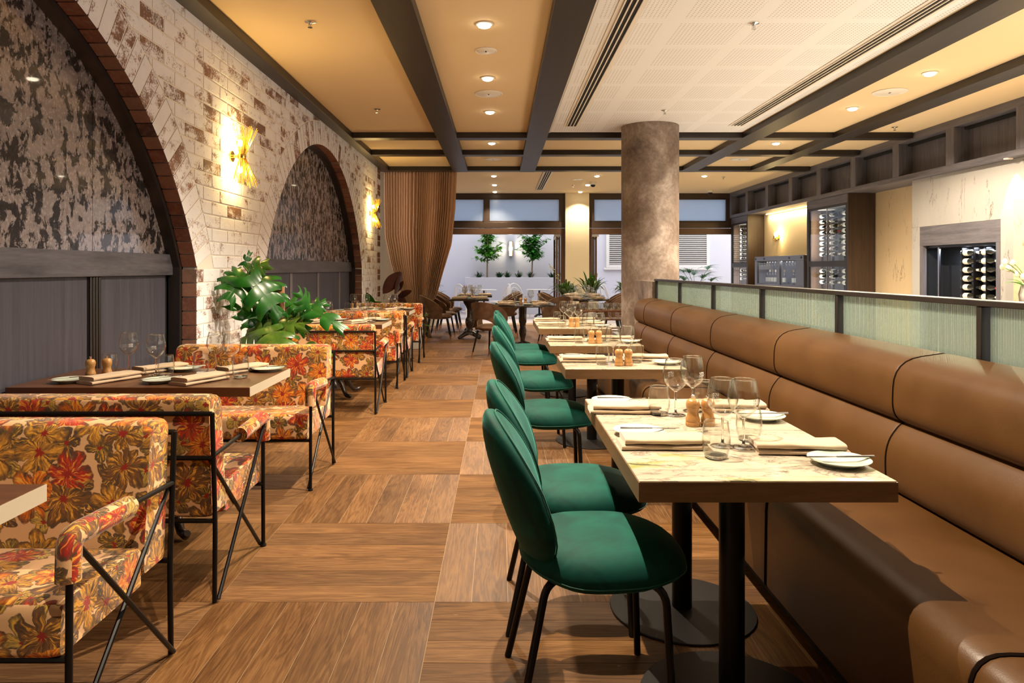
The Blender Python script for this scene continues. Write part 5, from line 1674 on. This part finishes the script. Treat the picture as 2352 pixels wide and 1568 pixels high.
wine_cabinet(16.08, 17.24, 'smaller glass-fronted wine cabinet at the far end of the bar wall', 2, 13, 'the far wine cabinet', 18)

# stainless wine dispenser between the cabinets
wd = thing('wine_dispenser', 'stainless steel two-door wine dispenser between the cabinets', 'wine dispenser', (5.62, 0, 0))
WY0, WY1, WZ0, WZ1 = 13.05, 15.55, .88, 1.56
MB().box((.36, WY0, WZ0), (.395, WY1, WZ1)).build('back_panel', M['niche_dark'], wd)
for a, b_ in (((0,WY0,WZ1-.10),(.395,WY1,WZ1)), ((0,WY0,WZ0),(.395,WY1,WZ0+.10)), ((0,WY0,WZ0+.10),(.395,WY0+.35,WZ1-.10)), ((0,WY1-.14,WZ0+.10),(.395,WY1,WZ1-.10)), ((0,14.18,WZ0+.10),(.06,14.32,WZ1-.10))):
    MB().box(a, b_).build('steel_body', M['steel_dark'], wd, bevel=.004)
MB().box((.02, WY0+.36, WZ0+.11), (.026, 14.17, WZ1-.11)).build('glass_door', M['cabinet_glass'], wd)
MB().box((.02, 14.33, WZ0+.11), (.026, WY1-.15, WZ1-.11)).build('glass_door', M['cabinet_glass'], wd)
for y in (WY0+.1, 13.7, 15.0, WY1-.06): MB().box((-.004, y-.03, WZ1-.07), (.0, y+.03, WZ1-.03)).build('button_panel', M['black_metal'], wd)
for k in range(14):
    y = WY0+.42 + k*.145
    if 14.1 < y < 14.4: continue
    MB().tube([(.10,y,WZ1-.12),(.08,y,WZ1-.17),(.10,y,WZ1-.20)], .005, 6).build('spout', M['chrome'], wd)
light('dispenser_glow', 'AREA', (.08, 14.3, WZ1-.105), 4, (1,.95,.9), wd, (0,0,0), shape='RECTANGLE', size=.05, size_y=1.8)
for k in range(13):
    y = WY0+.46 + k*.152
    if 14.08 < y < 14.42: continue
    bottle(5.62+.2, y, WZ0+.1005, '%s upright bottle from the near end inside the steel wine dispenser' % ORD[k], 'bottles in the wine dispenser', upright=True, idx=random.choice((0,4,2)))
ct = MB().box((5.60, 13.0, 0), (6.015, 16.06, .8795)).build('bar_cabinet', M['brown_panel'], bevel=.004); tag(ct, 'dark low cabinet carrying the wine dispenser', 'cabinet')
# counter with tulips
cn = MB().box((4.80, 6.2, 0), (5.34, 7.6, .95)).build('sideboard', M['brown_panel'], bevel=.005); tag(cn, 'dark sideboard hidden behind the partition under the tulips', 'sideboard')
tv = thing('tulip_vase', 'vase of creamy white tulips at the edge of view', 'flowers', (5.21, 6.95, .9505))
MB().lathe([(0,0),(.06,0),(.075,.02),(.085,.10),(.065,.18),(.055,.21)], 20).build('vase', M['pot'], tv, smooth=True)
random.seed(11)
for k in range(11):
    a = PI*.55 + PI*1.2*k/11 + random.uniform(-.2,.2); sp = random.uniform(.08,.26); h = random.uniform(.24,.42)
    tip = Vector((math.cos(a)*sp, math.sin(a)*sp, h))
    b = MB().tube(bez((0,0,.12),(math.cos(a)*sp*.2, math.sin(a)*sp*.2, h*.8), tip, 6), .004, 6).build('stem', M['stem'], tv, smooth=True)
    if k % 2 == 0:
        lb_ = MB(); strip_leaf(lb_, (0,0,.15), (math.cos(a+.3)*sp*1.15, math.sin(a+.3)*sp*1.15, h*.72), .022, .2, 8); lb_.build('leaf', M['tree_leaf'], tv, smooth=True, angle=180, fix=False)
    MB().lathe([(0,-.03),(.018,-.024),(.026,-.005),(.024,.015),(.014,.033),(.006,.036)], 12, tuple(tip)).build('tulip_head', M['tulip'], tv, smooth=True)

# ------------------------------------------------------------------ leaves
def monstera_leaf(L, W, droop, lobes=6, seed=0):
    """leaf in local space: stalk joint at origin, pointing +x, face up; deep notches between the lobes"""
    rnd = random.Random(seed); b = MB()
    def mid(t): return Vector((L*t, 0, -droop*L*t*t))
    def half(t): return W*(1.05*math.sin(PI*min(1,(t*.80+.20)))**.75) * (1 if t < .96 else .7)
    for s in (-1, 1):
        for k in range(lobes):
            t0 = k/lobes; t1 = (k+1)/lobes
            gap = .13/lobes if k < lobes-1 else 0.0
            lean = .07 + .08*k/lobes
            if k == 0: lean = -.16
            w0 = half((t0+t1)/2)
            NR = 6; vs = []; fs = []
            for i in range(NR+1):
                q = i/NR
                e = max(0.0, (q-.42)/.58)**.7
                a0 = t0 + gap*e*.9 ; a1 = t1 - gap*e*.9
                if i == NR: 
                    m_ = (a0+a1)/2; a0 = lerp(a0, m_, .42); a1 = lerp(a1, m_, .22)
                for a in (a0, (a0+a1)/2, a1):
                    m_ = mid(min(a, 1.0))
                    wq = w0*q*(1 - (.10 if i == NR and a != (a0+a1)/2 else 0))
                    z = m_.z - .30*W*q*q + .05*W*math.sin(q*PI) - (.10*W*q if a != (a0+a1)/2 else 0)
                    vs.append((m_.x + lean*L*q*q*1.2 + (-.12*L*q*q if k == 0 else 0), s*wq, z))
            for i in range(NR):
                o = i*3; fs += [(o,o+1,o+4,o+3),(o+1,o+2,o+5,o+4)]
            b.add(vs, fs)
    return b
mp = thing('monstera_plant', 'tall monstera with glossy split leaves on a mossy stake', 'plant', (-1.72, 5.45, 0))
MB().lathe([(0,0),(.17,0),(.19,.02),(.22,.40),(.21,.41),(.195,.40),(.18,.36),(0,.36)], 28).build('pot', M['pot'], mp, smooth=True)
MB().tube([(.03,0,.34),(.03,0,.7),(.025,.0,1.16)], [.035,.034,.031], 14).build('moss_stake', M['moss_pole'], mp, smooth=True)
ML = [ # px, py of the joint, px,py of the tip, depth offset, width, material, roll
    ((545,625),(500,640), .05, .07, 'monstera', .3), ((548,610),(563,585), .0, .035, 'monstera', .6), ((560,640),(555,600), .0, .05, 'monstera', -.4),
    ((555,628),(515,675), -.15, .15, 'monstera', .2), ((560,632),(640,715), -.28, .165, 'monstera', .0), ((556,620),(600,600), .10, .10, 'monstera_y', .5),
    ((575,630),(625,665), .15, .12, 'monstera', -.3), ((605,750),(535,690), -.05, .11, 'monstera', .2), ((612,748),(530,775), -.30, .13, 'monstera_y', .1),
    ((606,748),(680,735), -.22, .12, 'monstera_y', .0), ((604,750),(640,800), -.42, .17, 'monstera_y', .0), ((700,715),(690,672), -.05, .11, 'monstera', .3),
    ((705,708),(735,690), .0, .075, 'monstera', .3), ((706,712),(775,742), -.20, .085, 'monstera', -.1), ((690,790),(735,800), -.30, .10, 'monstera_y', .0),
    ((655,690),(690,712), .12, .11, 'monstera', .0), ((650,745),(668,700), .15, .09, 'monstera_y', .3), ((590,700),(560,760), .10, .12, 'monstera', -.2),
    ((640,720),(600,690), .20, .12, 'monstera', .2), ((672,760),(690,735), .05, .08, 'monstera', .2)]
def ppt(px, py, Y): return Vector(((px-1148)*Y/1620, Y, 1.3-(py-617)*Y/1620))
for k, (j, tp, dep, W, mt, roll_) in enumerate(ML):
    Y0 = 5.45 + dep*.6; sh_ = Vector((.035, 0, 0)); p0 = ppt(*j, Y0) + sh_; p1 = ppt(*tp, Y0 - .10 + .12*math.sin(k*1.7)) + sh_
    d = p1-p0; L = max(d.length, .12)
    lf = monstera_leaf(L, W, .25, 4 if W > .1 else 3, k).build('leaf', M[mt], mp, smooth=True, angle=180, fix=False)
    x = d.normalized(); view = Vector((-p0.x, -p0.y, 1.3-p0.z)).normalized()
    zz = (view*.75 + Vector((0,0,1))*.65 + Vector((roll_,0,0))).normalized()
    yv = zz.cross(x).normalized(); zz = x.cross(yv)
    mt_ = Matrix((x, yv, zz)).transposed().to_4x4()
    root = Vector((-1.72, 5.45, 0))
    mt_.translation = p0 - root
    lf.matrix_local = mt_
    MB().tube(bez((.02*math.sin(k), .02, .42), (lerp(0, p0.x-root.x, .25), lerp(0, p0.y-root.y, .25), p0.z*.85), p0-root, 8), .0055, 6).build('stalk', M['stem'], mp, smooth=True)

def clump(name, label, cat, loc, mat, n, h, spread, width, droop, pot=None, seed=1, group=None, partname='blade'):
    rnd = random.Random(seed)
    t = thing(name, label, cat, loc, group=group)
    z0 = 0
    if pot:
        r, ph, pm = pot; z0 = ph-.03
        MB().lathe([(0,0),(r*.8,0),(r,ph),(r*.93,ph),(r*.88,ph-.04),(0,ph-.04)], 20).build('pot', pm, t, smooth=True)
    b = MB()
    for k in range(n):
        a = rnd.uniform(0, 6.283); q = rnd.random()**.6*spread; hh = h*rnd.uniform(.55, 1.0)*(1-.25*q/spread)
        base = (math.cos(a)*.03, math.sin(a)*.03, z0); tip = (math.cos(a)*q, math.sin(a)*q, z0+hh)
        strip_leaf(b, base, tip, width*rnd.uniform(.7,1.1), droop*rnd.uniform(.5,1.5), 7)
    o = b.build('foliage', mat, t, smooth=True, angle=180, fix=False)
    return t
# red-leaved plant and green leaves near the farthest booth
rp = thing('red_leaf_plant', 'dark burgundy broad-leaved plant behind the farthest sofa', 'plant', (-1.62, 10.75, 0))
MB().lathe([(0,0),(.15,0),(.19,.36),(.175,.36),(.16,.32),(0,.32)], 24).build('pot', M['dark_pot'], rp, smooth=True)
MB().tube([(0,0,.3),(.02,0,.8),(.03,0,1.18)], [.014,.012,.009], 8).build('stem', M['red_leaf'], rp, smooth=True)
for (bx_, bz, tx, tz, w_, dp) in ((.12,1.24,-.15,.94,.105,.05),(.13,1.24,.04,.92,.045,.05),(.05,.84,.29,1.0,.05,.1),(.04,.86,.22,.80,.055,.2),(.06,.95,.16,1.12,.035,.0),(.05,.90,-.05,.80,.04,.2)):
    dv = Vector((tx-bx_, 0, tz-bz)); b = MB(); strip_leaf(b, (bx_,-.02,bz), (tx,-.08,tz), w_, dp, 9, .15, side=Vector((-dv.z, .25*dv.length, dv.x)))
    b.build('leaf', M['red_leaf'], rp, smooth=True, angle=180, fix=False)
for k in range(2):
    b = MB(); strip_leaf(b, (-.30,0,.62+.2*k),( -.40+.2*k,-.05,.98-.2*k), .07, .1, 8, .2, side=Vector((1,.2,.1))); b.build('leaf', M['monstera'], rp, smooth=True, angle=180, fix=False)
    MB().tube(bez((0,0,.3),(-.2,0,.5),(-.30,0,.62+.2*k),6), .005, 6).build('stem', M['stem'], rp, smooth=True)
lp = thing('leafy_floor_plant', 'low plant with broad yellow-green leaves at the curtain foot', 'plant', (-1.42, 11.55, 0))
MB().lathe([(0,0),(.13,0),(.17,.30),(.155,.30),(.14,.27),(0,.27)], 24).build('pot', M['pot'], lp, smooth=True)
for (tx, ty, tz, w_) in ((.32,-.05,.42,.09),(.30,.15,.68,.07),(-.2,.1,.7,.08),(.05,-.2,.66,.08),(.22,.2,.30,.08)):
    b = MB(); strip_leaf(b, (.02,0,.30),(tx,ty,tz), w_, .25, 9, .2); b.build('leaf', M['monstera_y'], lp, smooth=True, angle=180, fix=False)
# palms
def fan_palm(name, label, loc, seed, s=1.0, pot=True, n=9):
    rnd = random.Random(seed); t = thing(name, label, 'palm', loc)
    if pot: MB().lathe([(0,0),(.16,0),(.2,.38),(.185,.38),(.17,.34),(0,.34)], 20).build('pot', M['pot'], t, smooth=True)
    for k in range(n):
        a = 2*PI*k/n + rnd.uniform(-.3,.3); r = rnd.uniform(.18,.38)*s; h = rnd.uniform(.55,1.0)*s
        hub = Vector((math.cos(a)*r, math.sin(a)*r, .34+h*.75))
        MB().tube(bez((0,0,.33),(hub.x*.3,hub.y*.3,hub.z*.8), hub, 6), .006, 6).build('stalk', M['stem'], t, smooth=True)
        b = MB(); out = Vector((math.cos(a), math.sin(a), .35)).normalized(); side = out.cross(Vector((0,0,1))).normalized(); up = side.cross(out)
        for q in range(11):
            th = -1.5+3.0*q/10
            d = (out*math.cos(th)+side*math.sin(th)*.95+up*.25)
            strip_leaf(b, hub, hub+d*.30*s*rnd.uniform(.85,1.1), .013*s, .25, 5, .2)
        b.build('frond', M['palm_leaf'], t, smooth=True, angle=180, fix=False)
    return t
fan_palm('fan_palm', 'green fan palm on the terrace below the louvre vent', (5.42, 19.6, 0), 4, 1.35)
fan_palm('fan_palm', 'small palm half hidden behind the curtain', (-1.62, 16.2, 0), 9, .8)
# strappy orchid-like planting by the pillar
for k, (x, y, h, lb) in enumerate(((1.55, 16.35, .62, 'strappy dark green plant at the foot of the folded doors'), (2.10, 16.3, .80, 'taller strappy plant right of the cream pillar foot'), (2.95, 16.2, .60, 'drooping strappy plant next to the column'))):
    t = clump('strap_plant', lb, 'plant', (x, y, 0), M['strap_leaf'], 44, h*1.2, .50, .042, .35, (.20, .62, M['pot']), 20+k, 'strappy plants by the pillar')
    if k == 0:
        sp = MB(); sp.tube(bez((0,0,.7),(-.2,-.1,1.1),(-.42,-.1,1.42),8), .005, 6)
        sp.build('flower_stem', M['stem'], t, smooth=True)
        fb = MB(); rr = random.Random(5)
        for q in range(16):
            u = rr.uniform(.45,1); p = bez((0,0,.7),(-.2,-.1,1.1),(-.42,-.1,1.42),20)[int(u*20)]
            c = p + Vector((rr.uniform(-.04,.04), rr.uniform(-.03,.03), rr.uniform(-.03,.03)))
            fb.lathe([(0,-.014),(.013,-.004),(.012,.008),(0,.013)], 8, tuple(c))
        fb.build('blossom', flat('orchid_yellow', (.55,.52,.18), .5), t, smooth=True)
# grass tufts in the planter
gx = [-.62, -.02, .22, .55, .90, 1.52, 1.86, 2.1]
for k, x in enumerate(gx):
    clump('grass_tuft', ['grass tuft at the corner of the planter', 'grass tuft beside the first tree trunk', 'second grass tuft after the first tree', 'grass tuft in the middle of the planter',
        'grass tuft just before the second tree trunk', 'grass tuft just after the second tree trunk', 'grass tuft near the folded doors', 'last grass tuft by the folded doors'][k], 'grass', (x, 20.62, 1.0), M['grass_leaf'], 60, .36, .22, .010, .35, None, 40+k, 'planter grasses')
# two small trees
def small_tree(label, loc, H, seed, mat, lean, crown):
    rnd = random.Random(seed); t = thing('small_tree', label, 'tree', loc, group='planter trees')
    MB().tube(bez((0,0,-.05),(lean*.3,0,H*.5),(lean,0,H),10), [.026-.0018*i for i in range(11)], 8).build('trunk', M['bark'], t, smooth=True)
    lv_ = MB(); br = MB()
    for k in range(crown):
        z = H*rnd.uniform(.36, 1.0); a = rnd.uniform(0, 6.283); L = rnd.uniform(.25,.62)*(1.1-.45*(z/H))
        base = Vector((lean*(z/H)**2, 0, z)); tip = base+Vector((math.cos(a)*L, math.sin(a)*L*.6, L*rnd.uniform(.2,.75)))
        br.tube([base, base.lerp(tip,.5)+Vector((0,0,-.02)), tip], [.008,.006,.003], 5)
        for q in range(26):
            p = base.lerp(tip, rnd.uniform(.15,1.02)); an = rnd.uniform(0,6.283)
            d = Vector((math.cos(an), math.sin(an), rnd.uniform(-.5,.6))).normalized()
            strip_leaf(lv_, p, p+d*rnd.uniform(.12,.19), rnd.uniform(.026,.042), .1, 4, .2)
    br.build('branches', M['bark'], t, smooth=True); lv_.build('crown', mat, t, smooth=True, angle=180, fix=False)
small_tree('young tree with bright green leaves at the curtain end of the planter', (-.37, 20.6, 1.0), 1.42, 3, M['tree_leaf'], .02, 34)
small_tree('wider young tree with darker glossy leaves next to the wall lamp', (.93, 20.55, 1.0), 1.40, 8, M['tree_leaf_d'], .06, 38)
